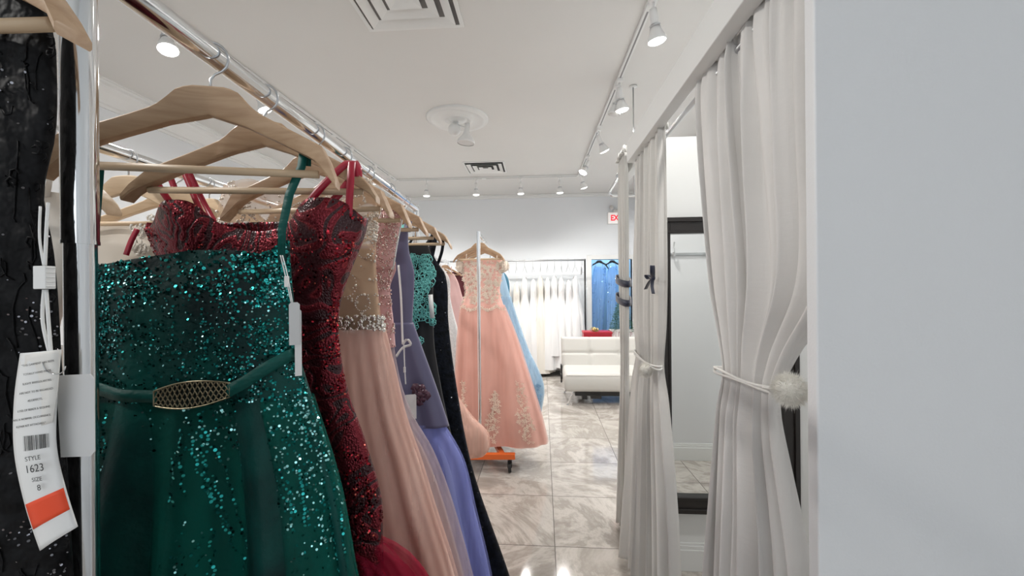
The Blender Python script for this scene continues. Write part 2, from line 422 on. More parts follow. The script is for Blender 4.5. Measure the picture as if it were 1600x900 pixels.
# near booth, left-hand curtain
rows = [(1.985, 1.60, 2.04, 0, .0, .01), (1.93, 1.60, 2.05, 0, 0, .014), (1.5, 1.60, 2.05, 0, -.01, .016), (1.2, 1.62, 2.04, 0, -.015, .015), (1.03, 1.645, 2.01, 0, -.01, .011),
        (.9, 1.61, 2.04, 0, -.02, .018), (.5, 1.52, 2.05, 0, -.05, .024), (.03, 1.45, 2.04, -.005, -.085, .03)]
c1, S1, oy1 = curtain('white linen curtain gathered beside the black framed mirror, with a small pom-pom tie', .492, rows, 8, 11, mat_='linen_sheer')
# next booth's curtain end
rows = [(2.05, 2.12, 2.31, 0, 0, .012), (1.9, 2.12, 2.31, 0, 0, .014), (1.4, 2.13, 2.305, 0, 0, .014), (1.0, 2.14, 2.305, 0, 0, .014), (.5, 2.12, 2.33, 0, -.01, .02), (.03, 2.10, 2.38, 0, -.02, .024)]
c3, S3, oy3 = curtain('farthest white curtain, mostly hidden behind the tied one, banded with navy ribbons', .468, rows, 6, 17, mat_='linen_sheer', hem=False)

M['fluff'] = mat('fluffy_pompom', (.86, .84, .78), .95, sheen=.6)
def pompom(parent, c, r, n, seed):
    rnd = random.Random(seed); b = MB(); b.sphere(c, r*.72, 20, 14); C = Vector(c)
    for i in range(n):
        d = Vector((rnd.gauss(0, 1), rnd.gauss(0, 1), rnd.gauss(0, 1))).normalized()
        t = Vector((rnd.gauss(0, 1), rnd.gauss(0, 1), rnd.gauss(0, 1)-.4))*.0025*(r/.025)
        e = C+d*r*rnd.uniform(.88, 1.12)+t; s0 = C+d*r*.6
        sd = d.cross(Vector((rnd.random(), rnd.random(), .3))).normalized()*r*.014
        b.add([s0-sd, s0+sd, e], [(0, 1, 2)])
    return b.build('pompom', M['fluff'], parent)
def tieback(label, S, oy, X, z, drop, rows_y, pomr, pomloc, seed, turns=2):
    y0, y1 = rows_y
    root = empty('tieback_cord', (X, (y0+y1)/2, z), 0, label, 'curtain tie', 'cord tiebacks on the booth curtains')
    cy = (y0+y1)/2; hy = (y1-y0)/2
    for k in range(turns):
        pts = []
        for i in range(40):
            a = 2*PI*i/40
            pts.append((-.031*cos(a)*1.0-.004, hy*sin(a)*1.02, drop*(sin(a))*-1+(-.008*k)+.003*sin(3*a+k*2)))
        b = MB(); b.tube(pts, .0036, 8, closed=True); b.build('cord', M['cord'], root)
    p = Vector(pomloc)-root.location
    b = MB(); b.tube(curvept([(-.034, -hy*.9, drop*.9), (-.04, (-hy+p.y)*.5, (drop+p.z)*.5), p], 6), .003, 8); b.build('cord', M['cord'], root)
    pompom(root, p, pomr, 3500, seed)
    return root
tieback('white cord with a large fluffy pom-pom tying the nearest curtain', S2, oy2, .512, 1.128, .006, (.875, 1.18), .034, (.478, .80, 1.152), 3)
tieback('white cord with a small pom-pom tying the curtain left of the black framed mirror', S1, oy1, .488, 1.035, -.006, (1.64, 2.02), .033, (.442, 1.70, 1.005), 4)
M['navy_ribbon'] = mat('navy_ribbon', (.008, .012, .035), .45, sheen=.3)
# navy bow pinned to curtain
root = empty('ribbon_bow', (.455, 1.62, 1.385), 0, 'small navy ribbon bow pinned to the curtain left of the mirror', 'bow')
b = MB()
b.sphere((0, 0, 0), .012, 12, 8, sc=(.7, 1, 1))
b.build('knot', M['navy_ribbon'], root)
for pts in ([(0, 0, 0), (-.012, -.03, .018), (-.014, -.038, .045), (-.006, -.02, .04), (0, 0, .004)], [(0, 0, 0), (-.01, .025, .012), (-.016, .04, .01), (-.008, .03, -.004), (0, 0, 0)]):
    b = MB(); b.ribbon(curvept(pts, 6), .016, (1, 0, 0)); b.build('loop', M['navy_ribbon'], root)
for pts in ([(0, 0, 0), (-.008, .03, -.018), (-.01, .075, -.045)], [(0, 0, 0), (-.008, -.014, -.03), (-.008, -.03, -.062)]):
    b = MB(); b.ribbon(curvept(pts, 6), .014, (1, .3, 0)); b.build('tail', M['navy_ribbon'], root)
for zz, lab in ((1.385, 'upper of two navy ribbon bands around the farthest curtain'), (1.285, 'lower of two navy ribbon bands around the farthest curtain')):
    b = MB(); pts = [(.468+.034*cos(a)-.004, 2.22+.11*sin(a), zz+.02*sin(a)) for a in [2*PI*i/36 for i in range(37)]]
    b.ribbon(pts, .034, (0, 0, 1), .003); o = b.build('ribbon_band', M['navy_ribbon']); tag(o, lab, 'ribbon', 'navy bands on the farthest curtain')

# suspended bar behind the booth
root = empty('hanging_bar', (.735, 3.1, ZC), 0, 'chrome clothes bar hung from the ceiling on a thin rod behind the booth', 'clothes rail')
b = MB(); b.cyl((0, 0, -.83), (0, 0, -.004), .005, 10); b.build('drop_rod', M['steel'], root)
b = MB(); b.lathe([(.03, -.012), (.03, -.004), (.006, 0)], 20, cap0=True, cap1=True); b.build('ceiling_plate', M['white_paint'], root)
b = MB(); b.tube(curvept([(.25, 0, -.63), (.02, 0, -.65), (-.10, 0, -.68), (-.165, 0, -.765), (-.18, 0, -.80), (-.165, 0, -.825), (-.11, 0, -.83), (.0, 0, -.83), (.25, 0, -.83)], 6), .011, 12); b.build('bar', M['chrome'], root)

# ------------------------------------------------------------------ ceiling fixtures
M['lens'] = mat('lamp_lens', (1, 1, 1), .4, emit=(1, .985, .95), es=14)
M['lens_dim'] = mat('lamp_lens_low', (1, 1, 1), .4, emit=(1, .985, .95), es=1.6)
M['lens_off'] = mat('lamp_lens_unlit', (.62, .61, .59), .35)
def track(label, p0, p1):
    p0 = Vector(p0); p1 = Vector(p1); d = (p1-p0); Ln = d.length
    root = empty('light_track', p0, math.atan2(d.y, d.x), label, 'track')
    b = MB(); b.box(0, Ln, -.017, .017, -.022, -.001); b.build('rail', M['white_paint'], root, False, bevel=.002)
    b = MB(); b.box(0.01, Ln-.01, -.005, .005, -.0235, -.0215); b.build('slot', mat('track_slot', (.25, .25, .25), .5), root, False)
    k = 1.2
    while k < Ln:
        b = MB(); b.box(k-.03, k+.03, -.020, .020, -.027, -.001); b.build('connector', M['white_paint'], root, False, bevel=.002); k += 1.6
track('white ceiling light track along the right above the booths', (.648, -.6, ZC), (.57, 5.47, ZC))
track('white ceiling light track along the left above the clothes racks', (-2.03, -.6, ZC), (-1.94, 5.47, ZC))
track('white ceiling light track crossing the back of the room', (-1.92, 5.47, ZC), (.55, 5.47, ZC))
def spot(label, x, y, tx, ty, lens='lens', power=SPOT_W, drop=.08, flood=False):
    """tx, ty: lean of the head away from straight down"""
    root = empty('track_spotlight', (x, y, ZC-.024), 0, label, 'spotlight', 'white spotlights clipped to the ceiling tracks')
    b = MB(); b.box(-.018, .018, -.03, .03, -.024, 0); b.build('adapter', M['white_plastic'], root, False, bevel=.003)
    b = MB(); b.cyl((0, 0, -.02), (0, 0, -drop), .006, 10); b.box(-.012, .012, -.004, .004, -drop-.03, -drop+.006); b.build('stem', M['white_plastic'], root)
    d = Vector((tx, ty, -1)).normalized(); q = Vector((0, 0, -1)).rotation_difference(d).to_matrix().to_4x4()
    T = Matrix.Translation((0, 0, -drop-.01)) @ q
    b = MB(); b.lathe([(.002, .035), (.018, .032), (.02, .0), (.021, -.045), (.024, -.06), (.046, -.115), (.049, -.128), (.046, -.13), (.043, -.118)], 28, T)
    b.build('lamp_shade', M['white_plastic'], root)
    b = MB(); b.lathe([(.0285, -.048), (.0245, -.05), (.0245, -.062), (.0285, -.064)], 28, T); b.build('shade_ring', M['steel'], root)
    b = MB(); b.lathe([(.0453, -.124), (.040, -.133), (.02, -.138), (.002, -.139)], 28, T, cap1=True); b.build('bulb', M[lens], root)
    if power:
        l = D.lights.new('lamp', 'SPOT'); l.energy = power; l.spot_size = math.radians(150); l.spot_blend = .6; l.shadow_soft_size = .045; l.color = (1, .97, .93)
        o = D.objects.new('lamp', l); col.objects.link(o); o.parent = root
        o.matrix_local = T @ Matrix.Translation((0, 0, -.15))
tr = lambda y: .648-.078*(y+.6)/6.07
tl_ = lambda y: -2.03+.09*(y+.6)/6.07
RS = [(1.15, .1, .1, 'lens'), (2.13, .15, .1, 'lens'), (2.95, .15, .05, 'lens'), (3.02, -.2, .1, 'lens_off'), (3.85, .5, .25, 'lens'), (4.62, -.55, -.3, 'lens'), (5.22, .3, .2, 'lens')]  # first one is added out of view to light the booth and curtains
labs = ['spotlight on the right track above the near booth curtain, above the picture', 'largest lit spotlight on the right track, nearest the camera', 'lit spotlight on the right track above the thin ceiling rod',
        'unlit spotlight half hidden behind the second lit one on the right track', 'lit spotlight on the right track leaning toward the booths', 'lit spotlight leaning left just before the end of the right track', 'lit spotlight at the far end of the right track in the corner']
for (y, tx, ty, ln), lb in zip(RS, labs):
    spot(lb, tr(y), y, tx, ty, ln, SPOT_W if ln == 'lens' else 0)
LS = [(-.35, .7, .2, 'lens'), (.75, .5, -.1, 'lens'), (2.05, .3, -.2, 'lens'), (2.75, .4, .1, 'lens'), (3.5, -.3, -.1, 'lens_dim'), (4.15, -.3, .2, 'lens_dim'), (4.75, -.2, .2, 'lens_dim'), (5.2, .2, .2, 'lens_dim')]  # first two are added out of view to light the front gowns
labs = ['spotlight at the near end of the left track, behind the camera', 'spotlight on the left track just above the top of the picture', 'brightest spotlight on the left track, seen below the chrome rail beside the first hanger', 'bright spotlight on the left track seen under the chrome rail at the second hanger', 'third spotlight along the left track, just above the chrome rail',
        'fourth spotlight along the left track, above the rail', 'fifth spotlight along the left track near its far end', 'last spotlight on the left track in the far corner']
for (y, tx, ty, ln), lb in zip(LS, labs): spot(lb, tl_(y), y, tx, ty, ln, SPOT_W if ln == 'lens' else SPOT_W*.6)
for x, lb in ((-1.52, 'leftmost spotlight on the back track'), (-.83, 'spotlight on the back track left of the far ceiling vent'), (-.22, 'spotlight on the back track right of the far ceiling vent'), (.31, 'rightmost spotlight on the back track')):
    spot(lb, x, 5.47, .02, -.05, 'lens_dim', SPOT_W*.8)

# ceiling medallion with a lamp
root = empty('ceiling_rose', (-.70, 3.56, ZC), 0, 'round white plaster rose with a lamp and smoke alarm at its centre', 'ceiling rose')
b = MB(); b.lathe([(.275, 0), (.275, -.012), (.265, -.02), (.25, -.016), (.245, -.022), (.235, -.028), (.22, -.022), (.205, -.012), (.16, -.010), (.13, -.014), (.12, -.022), (.105, -.024), (.098, -.014), (.07, -.014), (.06, -.03), (.03, -.036), (.002, -.036)], 64)
b.build('plaster_disc', M['white_paint'], root)
b = MB(); b.cyl((0, 0, -.03), (0, 0, -.07), .01); b.cyl((0, 0, -.06), (.07, -.02, -.09), .008); b.build('stem', M['white_plastic'], root)
b = MB(); b.sphere((-.03, .0, -.10), .055, 20, 12); b.build('globe', M['white_plastic'], root)
T = Matrix.Translation((.09, -.03, -.085)) @ Matrix.Rotation(.08, 4, 'Y')
b = MB(); b.lathe([(.002, .025), (.022, .022), (.024, -.05), (.035, -.075), (.075, -.13), (.08, -.15), (.075, -.152)], 32, T); b.build('lamp_shade', M['white_plastic'], root)
b = MB(); b.lathe([(.075, -.148), (.002, -.152)], 32, T, cap1=True); b.build('bulb', M['lens_off'], root)

def vent(label, x, y, sx, sy, nr, dark):
    root = empty('ceiling_vent', (x, y, ZC), 0, label, 'air vent', 'square louvred ceiling vents')
    b = MB(); t = .022
    for (a0, a1, b0, b1) in ((-sx, sx, -sy, -sy+t), (-sx, sx, sy-t, sy), (-sx, -sx+t, -sy+t, sy-t), (sx-t, sx, -sy+t, sy-t)): b.box(a0, a1, b0, b1, -.008, -.0005)
    b.build('frame', M['white_paint'], root, False, bevel=.001)
    b = MB(); b.box(-sx+t, sx-t, -sy+t, sy-t, -.0025, -.0008); b.build('backing', mat('duct_shadow', dark, .8), root, False)
    for k in range(nr):
        f0 = 1-(k+.25)/(nr+.4); f1 = 1-(k+.92)/(nr+.4); ax, ay = (sx-t)*f0, (sy-t)*f0; cx, cy = (sx-t)*f1, (sy-t)*f1
        b = MB(); z0, z1 = -.004, -.022
        o1 = [(-ax, -ay), (ax, -ay), (ax, ay), (-ax, ay)]; o2 = [(-cx, -cy), (cx, -cy), (cx, cy), (-cx, cy)]
        vs = [(p[0], p[1], z1) for p in o1]+[(p[0], p[1], z0) for p in o2]
        b.add(vs, [(i, (i+1) % 4, (i+1) % 4+4, i+4) for i in range(4)]); b.build('louvre', M['white_paint'], root, False, solid=.0015)
vent('large square ceiling vent cut by the top of the picture', -.69, 2.03, .28, .28, 3, (.16, .155, .15))
vent('smaller square ceiling vent in front of the back light track', -.64, 5.03, .255, .235, 3, (.05, .05, .05))

# exit sign
root = empty('exit_sign', (1.285, YB, 2.37), 0, 'white EXIT sign with red letters high on the back wall', 'sign')
M['exit'] = mat('exit_face', (.86, .84, .82), .4, emit=(1, .9, .88), es=.25)
b = MB(); b.box(-.15, .15, -.045, 0, -.005, .185); b.build('housing', M['white_plastic'], root, False, bevel=.004)
b = MB(); b.box(-.14, .14, -.048, -.044, .005, .175); b.build('face', M['exit'], root, False)
b = MB(); b.box(-.06, .06, -.06, 0, .185, .225); b.sphere((-.09, -.05, .26), .035, 14, 10); b.sphere((.09, -.05, .26), .035, 14, 10); b.build('emergency_lamp', M['lens_off'], root)
def text(body, size, matr, parent, loc, rot, name='lettering', extrude=.0003, align='CENTER', sx=1.0, bold=0):
    c = D.curves.new(name, 'FONT'); c.body = body; c.size = size; c.extrude = extrude; c.align_x = align; c.align_y = 'CENTER'; c.offset = bold
    tmp = D.objects.new(name, c); col.objects.link(tmp)
    dg = bpy.context.evaluated_depsgraph_get(); me = D.meshes.new_from_object(tmp.evaluated_get(dg))
    D.objects.remove(tmp); me.materials.clear(); me.materials.append(matr)
    o = D.objects.new(name, me); col.objects.link(o); o.parent = parent; o.location = loc; o.rotation_euler = rot; o.scale = (sx, 1, 1)
    return o
M['exit_red'] = mat('exit_red', (.75, .01, .03), .4, emit=(.9, .02, .05), es=.5)
text('EXIT', .125, M['exit_red'], root, (0, -.0495, .088), (PI/2, 0, 0), bold=.004, sx=.82)

# ------------------------------------------------------------------ racks
def rax(y): return -.475-.042*(y-.45)
def caster(b, bw, x, y, z):
    b.cyl((x, y, z), (x, y, z-.02), .008, 10)
    for s in (-.014, .014): b.box(x+s-.002, x+s+.002, y-.012, y+.018, z-.062, z-.018)
    b.box(x-.014, x+.014, y-.012, y+.018, z-.022, z-.016)
    bw.tube([(x-.011, y+.008, .036), (x+.011, y+.008, .036)], .036, 20)
def zrack(label, px0, py0, px1, py1, H, rp=.0127, mt='chrome', base='orange', seam=True, rr=.0155, foot=.27, group=None):
    """garment rack with a post at each end"""
    root = empty('clothes_rack', ((px0+px1)/2, (py0+py1)/2, 0), math.atan2(-(px1-px0), py1-py0), label, 'clothes rack')
    Ln = math.hypot(px1-px0, py1-py0); h = Ln/2
    b = MB(); b.cyl((0, -h, H), (0, h, H), rr, 28); b.build('rail', M[mt], root, True, auto=True)
    for s in (-1, 1):
        b = MB(); b.cyl((0, s*h, .10), (0, s*h, 1.40), rp, 32); b.build('post', M[mt], root, True, auto=True)
        b = MB(); b.cyl((0, s*h, 1.402), (0, s*h, H+.016), rp*1.13, 32); b.tube([(0, s*h, 1.399), (0, s*h, 1.4025)], rp*1.16, 32); b.build('upper_post', M[mt], root, True, auto=True)
        b = MB(); b.box(-foot, foot, s*h-.02, s*h+.02, .10, .14); b.build('foot_bar', M[base], root, False, bevel=.003)
        for q in (-1, 1):
            b1 = MB(); b2 = MB(); caster(b1, b2, q*(foot-.04), s*h, .10)
            f = b1.build('caster', M['black_metal'], root, False); b2.build('wheel', M['rubber'], f, True, auto=True)
    b = MB(); a0 = Vector((foot*.65, -h, .12)); a1 = Vector((-foot*.8, h, .12)); d = (a1-a0); T = Matrix.Translation(a0) @ Matrix.Rotation(math.atan2(d.y, d.x), 4, 'Z')
    b.box(0, d.length, -.018, .018, -.018, .018, T=T); b.build('diagonal_base', M[base], root, False, bevel=.003)
    return root
zrack('thick chrome clothes rack in the left foreground holding the colourful gowns', rax(.388), .388, rax(1.73), 1.73, 1.70)
zrack('chrome clothes rack with an orange base holding the peach gown', -.43, 2.93, -.49, 4.25, 1.75, rp=.0125, rr=.0135, foot=.255)
zrack('chrome clothes rack along the left holding cream gowns, behind the foreground rack', -1.03, .30, -1.13, 2.85, 1.70, rp=.0127)
zrack('chrome clothes rack far on the left with a white lace gown and burgundy gown', -1.16, 3.6, -1.19, 5.35, 1.70, rp=.015, rr=.013)
zrack('chrome clothes rack at the left edge of the picture holding the black lace gown', -.59, -.95, -.59, .37, 1.76, foot=.2)
# wall rail for the white gowns
root = empty('wall_clothes_rail', (-.6, 6.3, 0), 0, 'thin steel rail on posts along the back wall holding white gowns', 'clothes rail')
b = MB(); b.cyl((-1.0, 0, 1.775), (1.335, 0, 1.775), .0125); b.build('rail', M['steel'], root)
for x in (-1.0, 1.335):
    b = MB(); b.cyl((x, 0, .01), (x, 0, 1.79), .0125); b.build('post', M['black_metal'] if x > 0 else M['steel'], root)
    b = MB(); b.lathe([(.05, 0), (.05, .006), (.015, .015)], 24, Matrix.Translation((x, 0, 0)), cap0=True, cap1=True); b.build('base_plate', M['steel'], root)

# ------------------------------------------------------------------ hangers
def hanger_outline(L=.215):
    top = [(-L, -.138), (-.205*L/.215, -.122), (-.17, -.094), (-.12, -.066), (-.09, -.05), (-.065, -.036), (-.05, -.02), (-.038, -.006), (-.02, -.001), (0, 0)]
    top = top+[(-x, z) for x, z in reversed(top[:-1])]
    bot = [(L, -.15), (.19, -.132), (.15, -.108), (.10, -.082), (.05, -.058), (0, -.042)]
    bot = bot+[(-x, z) for x, z in reversed(bot[:-1])]
    return top, bot
def hanger(label, x, y, rz, railz, mt='wood', bar=True, L=.215, group='wooden hangers on the clothes racks', dz=0, ribbon_mark=False):
    z0 = railz-.05+dz
    _ = 0
    root = empty('wooden_hanger', (x, y, z0), rz, label, 'hanger', group)
    top, bot = hanger_outline(L); n = 36
    def ev(tbl, xx):
        tbl = sorted(tbl)
        for (a, c) in zip(tbl, tbl[1:]):
            if a[0] <= xx <= c[0]: return lerp(a[1], c[1], (xx-a[0])/(c[0]-a[0]+1e-9))
        return tbl[-1][1]
    b = MB(); rings = []
    for i in range(n+1):
        xx = -L+2*L*i/n; zt = ev(top, xx); zb = min(zt-.004, ev(bot, xx)); yb = -.030*(abs(xx)/L)**1.3
        th = .0085+.006*max(0, (abs(xx)-.12)/(L-.12))
        e = min(.003, (zt-zb)*.3)
        rings += [(xx, yb-th+.002, zb), (xx, yb-th, zb+e), (xx, yb-th, zt-e), (xx, yb-th+.003, zt), (xx, yb+th-.003, zt), (xx, yb+th, zt-e), (xx, yb+th, zb+e), (xx, yb+th-.002, zb)]
    fs = [(0, 1, 2, 3, 4, 5, 6, 7), tuple(n*8+k for k in range(7, -1, -1))]
    for i in range(n):
        for k in range(8): fs.append((i*8+k, (i+1)*8+k, (i+1)*8+(k+1) % 8, i*8+(k+1) % 8))
    b.add(rings, fs); b.build('body', M[mt], root, True, auto=True)
    if bar:
        b = MB(); b.cyl((-L+.028, -.022, -.128), (L-.028, -.022, -.128), .0058, 12); b.build('trouser_bar', M['dowel'], root)
    b = MB(); R = .024; cz = .05-dz-.0062
    pts = [(0, 0, -.01), (0, 0, .012)]
    for i in range(13):
        a = -PI/2+.35+(i/12)*(PI*1.32)
        pts.append((R*cos(a)*1.0, 0, cz+R*sin(a)))
    pts[2:3] = [(.006, 0, cz-R)]
    b.tube(pts, .0019, 8); b.build('hook', M['steel'], root)
    return root
HA = [(.566, .25, 'wooden hanger carrying the emerald sequinned gown, nearest on the chrome rail'), (.690, .14, 'wooden hanger carrying the dark red sequinned gown'), (.865, .0, 'wooden hanger carrying the nude pearl gown'),
      (1.01, .0, 'wooden hanger carrying the pink beaded gown'), (1.17, 0, 'wooden hanger carrying the slate violet gown'), (1.37, 0, 'wooden hanger carrying the black gown with turquoise lace'), (1.56, -.04, 'wooden hanger carrying the long black lace gown, last on the foreground rack')]
for (y, rz, lb), L_ in zip(HA, (.182, .205, .185, .185, .19, .19, .195)): hanger(lb, rax(y), y, rz, 1.70, L=L_)
HB = [(.62, .1), (.80, -.1), (.98, .05), (1.12, .3), (1.25, -.25), (1.42, .1), (1.62, 0), (1.85, 0), (2.25, 0)]
hl = ['nearest hanger on the rack behind, showing left of the chrome post', 'second hanger on the rack behind, angled across the gap', 'pale wooden hanger hooked above the cream rosette top, seen under the first gown hanger', 'hanger behind the rosette one, turned aslant', 'pale hanger under the dark red ribbons on the rack behind',
      'hanger behind the dark red gown on the rear rack', 'hanger on the rear rack behind the nude pearl gown', 'hanger on the rear rack hidden behind the foreground gowns', 'hanger carrying the full blush ball gown on the rear rack']
for (y, rz), lb in zip(HB, hl): hanger(lb, -1.03-.04*(y-.3), y, rz, 1.70, mt='dowel')
for y, rz, lb in ((3.07, -.1, 'wooden hanger carrying the peach gown behind the thin chrome post'), (3.2, -.2, 'second wooden hanger behind the peach gown'), (3.36, -.1, 'wooden hanger carrying the pale blue tulle gown'), (3.52, -.4, 'darker wooden hanger turned aslant behind the blue gown')):
    hanger(lb, -.435-.045*(y-2.93), y, rz, 1.75, L=.2)
for y, lb in ((4.0, 'hanger carrying the white lace gown on the far left rack'), (4.5, 'hanger carrying the dusty pink gown on the far left rack'), (5.05, 'hanger carrying the dark red gown on the far left rack')):
    hanger(lb, -1.17, y, 0, 1.70)
hanger('wooden hanger tip at the top left corner carrying the black lace gown', -.59, .34, .03, 1.76, L=.2)

# ------------------------------------------------------------------ garments
class Garment:
    def __init__(s, name, label, cat, x, y, rz=0, group=None, seed=1):
        s.root = empty(name, (x, y, 0), rz, label, cat, group); s.rnd = random.Random(seed)
        s.ph = [s.rnd.uniform(0, 6.28) for _ in range(12)]
    def surf(s, rows, freq=9, edge=None, cups=None, off=0, power=.85, eh=.12):
        """rows (z, xl, xr, depth, fold) top to bottom; returns S(t 0..1, v 0..1)"""
        zt, zb = rows[0][0], rows[-1][0]; ph = s.ph
        def S(t, v, o=0):
            z = lerp(zt, zb, v); xl, xr, dp, fo = interp(rows, z)
            a = 2*PI*t; c, sn = cos(a), sin(a)
            hw = (xr-xl)/2; cx = (xr+xl)/2
            ex = math.copysign(abs(c)**power, c); ey = math.copysign(abs(sn)**power, sn)
            k = freq
            f = .55*sin(a*k+ph[0]+.35*sin(z*3+ph[1]))+.3*sin(a*(k*2+1)+ph[2]+.5*sin(z*2.3+ph[3]))+.25*sin(a*(k//2+1)+ph[4]+z*.7)
            d = fo*f+off+o
            nx, ny = c*dp/(hw+dp), sn
            x = cx+hw*ex+nx*d*1.2; y = dp*ey+ny*d
            if cups:
                for (ux, uz, ur, uh) in cups:
                    if sn < 0:
                        q = ((x-ux)**2+((z-uz)*.9)**2)/(ur*ur)
                        y -= uh*math.exp(-q)
            zz = z
            if edge: zz += edge(x, sn)*max(0, 1-(zt-z)/eh)
            return Vector((x, y, zz))
        return S
    def shell(s, S, name, m, nt=150, nv=70, label=None, solid=0, v0=0, v1=1, parent=None):
        b = MB(); b.grid(lambda u, v: S(u, lerp(v0, v1, v)), nt, nv, closed=True)
        o = b.build(name, m, parent or s.root, solid=solid)
        if label: o['label'] = label
        return o
    def normal(s, S, t, v):
        e = .002; p = S(t, v); a = S(t+e, v)-p; c = S(t, min(1, v+e))-p
        n = a.cross(c)
        if n.length < 1e-9: return Vector((0, -1, 0))
        n.normalize()
        if n.y*sin(2*PI*t) < 0: n = -n
        return n
    def sequins(s, pts, size, m, name='sequins', jitter=.45, off=.0015, sides=7, label=None, stuff=True, parent=None):
        b = MB(); rnd = s.rnd
        for (p, n) in pts:
            r = rnd.uniform(size*.6, size*1.15)
            n = (n+Vector((rnd.gauss(0, jitter), rnd.gauss(0, jitter), rnd.gauss(0, jitter)))).normalized()
            a = n.orthogonal().normalized(); c = n.cross(a); q = p+n*off
            b.add([q+(a*cos(2*PI*k/sides)+c*sin(2*PI*k/sides))*r for k in range(sides)], [tuple(range(sides))])
        o = b.build(name, m, parent or s.root, False)
        if stuff: o['kind'] = 'stuff'
        if label: o['label'] = label
        return o
    def beads(s, pts, size, m, name='beads', n=7, k=4, label=None, off=.6):
        b = MB()
        for (p, nr) in pts:
            r = s.rnd.uniform(size*.6, size*1.2); b.sphere(p+nr*r*off, r, n, k)
        o = b.build(name, m, s.root); o['kind'] = 'stuff'
        if label: o['label'] = label
        return o
    def scatter(s, S, n, dens=None, front=True):
        out = []; tries = 0
        while len(out) < n and tries < n*20:
            tries += 1
            t = s.rnd.uniform(.5, 1.0) if front else s.rnd.random(); v = s.rnd.random()
            p = S(t, v)
            if dens and s.rnd.random() > dens(p, t, v): continue
            out.append((p, s.normal(S, t, v)))
        return out
def hashn(x, y, s=0):     # smooth value noise for clustering
    def h(i, j): return (sin(i*127.1+j*311.7+s*74.7)*43758.5453) % 1
    i, j = math.floor(x), math.floor(y); fx, fy = x-i, y-j
    fx = fx*fx*(3-2*fx); fy = fy*fy*(3-2*fy)
    return lerp(lerp(h(i, j), h(i+1, j), fx), lerp(h(i, j+1), h(i+1, j+1), fx), fy)

def shiny(name, c, rough=.18): return mat(name, c, rough, 1)
M['seq_teal'] = shiny('teal_sequins', (.03, .34, .32), .2)
M['seq_dark'] = shiny('dark_teal_sequins', (.01, .16, .15), .22)
M['seq_pale'] = shiny('pale_teal_sequins', (.38, .80, .80), .2)
M['seq_red'] = shiny('red_sequins', (.50, .035, .05), .22)
M['seq_darkred'] = shiny('dark_red_sequins', (.16, .008, .015), .25)
M['seq_copper'] = shiny('copper_red_sequins', (.75, .16, .12), .22)
M['seq_black'] = shiny('black_sequins', (.22, .22, .24), .2)
M['pearl'] = mat('pearl_beads', (.86, .78, .68), .18, .25, coat=.5)
M['crystal'] = mat('crystal_beads', (.85, .80, .74), .08, .9)
M['rose_bead'] = mat('rose_beads', (.72, .50, .47), .15, .7)
M['brass'] = mat('antique_brass', (.42, .36, .24), .3, 1)

# ---- 1. emerald gown
m = mat('emerald_velvet', (.0, .09, .075), .55, spec=.25)
noise_color(m, (.0, .012, .013), (.0, .105, .088), 7, (1, 1, .7), 5, .38, .75); add_bump(m, 90, .5, .003); M['emerald'] = m
M['emerald_tulle'] = tulle('emerald_tulle', (.0, .17, .13), .36, .6, (9, 9, .4), trans=.3, var=.34)
M['emerald_satin'] = mat('emerald_satin', (.004, .085, .072), .5, spec=.25); add_bump(M['emerald_satin'], 45, .7, .004, (1, 1, 2))
g = Garment('evening_gown', 'strapless emerald green gown covered in sequins with a bronze buckle belt', 'gown', rax(.585), .585, .03, 'evening gowns on the foreground rack', 7)
rowsG = [(1.40, -.235, .104, .022, .002), (1.33, -.235, .109, .034, .004), (1.25, -.23, .118, .036, .005), (1.19, -.235, .135, .038, .007), (1.06, -.27, .175, .043, .022), (.9, -.31, .205, .046, .033), (.5, -.37, .32, .05, .04), (.10, -.42, .40, .055, .024)]
edgeG = lambda x, sn: .010-.028*max(0, -(x+.03))/.2+.018*math.exp(-((x-.104)/.018)**2)-.006*math.exp(-((x-.075)/.03)**2)
SG = g.surf(rowsG, 7, edgeG)
vb = (1.40-1.19)/1.30
g.shell(SG, 'bodice', M['emerald'], v1=vb, nv=30, label='densely sequinned dark green bodice')
g.shell(SG, 'skirt', M['emerald'], v0=vb, nv=80)
SGo = g.surf([(z, a-.004, c+.004, d+.004, f*1.25) for z, a, c, d, f in rowsG[3:]], 9)
g.shell(SGo, 'overskirt', M['emerald_tulle'], nv=80, label='sheer green tulle layer over the skirt')
dn = lambda p, t, v: min(1, max(.15, 1.8*hashn(p.x*38, p.z*38, 1)-.3))
vtop = lambda t, v: SG(t, v*vb)
pts = g.scatter(vtop, 6200, dn)
g.sequins(pts[:3200], .0018, M['seq_dark']); g.sequins(pts[3200:5000], .0017, M['seq_teal']); g.sequins(pts[5000:], .0014, M['seq_pale'])
band = [(S_, n_) for (S_, n_) in g.scatter(lambda t, v: SG(t, v*.05), 500, lambda p, t, v: .3+.7*hashn(p.x*60, p.z*60, 2))]
g.sequins(band, .0026, M['seq_teal'])
pts = []
for c in range(120):           # dangling chains of sequins on the skirt
    t = g.rnd.uniform(.5, 1.0); z0 = g.rnd.uniform(.82, 1.2) if c < 85 else g.rnd.uniform(.3, .9); n = g.rnd.randint(8, 26); dt = 0
    bend = g.rnd.uniform(-.0006, .0006)
    for k in range(n):
        z = z0-k*.0053; v = (1.19-z)/(1.19-.10)
        if v < 0 or v > 1: continue
        dt += bend*g.rnd.uniform(.4, 1.6)*(1+k*.12); tt = t+dt+.0012*sin(k*1.3)
        pts.append((SGo(tt, v), g.normal(SGo, tt, v)))
sc = g.scatter(SGo, 2300, lambda p, t, v: min(1, max(.02, 1.5*hashn(p.x*24, p.z*14, 3)-.55))*max(.12, 1.1-(1.19-p.z)*1.9))
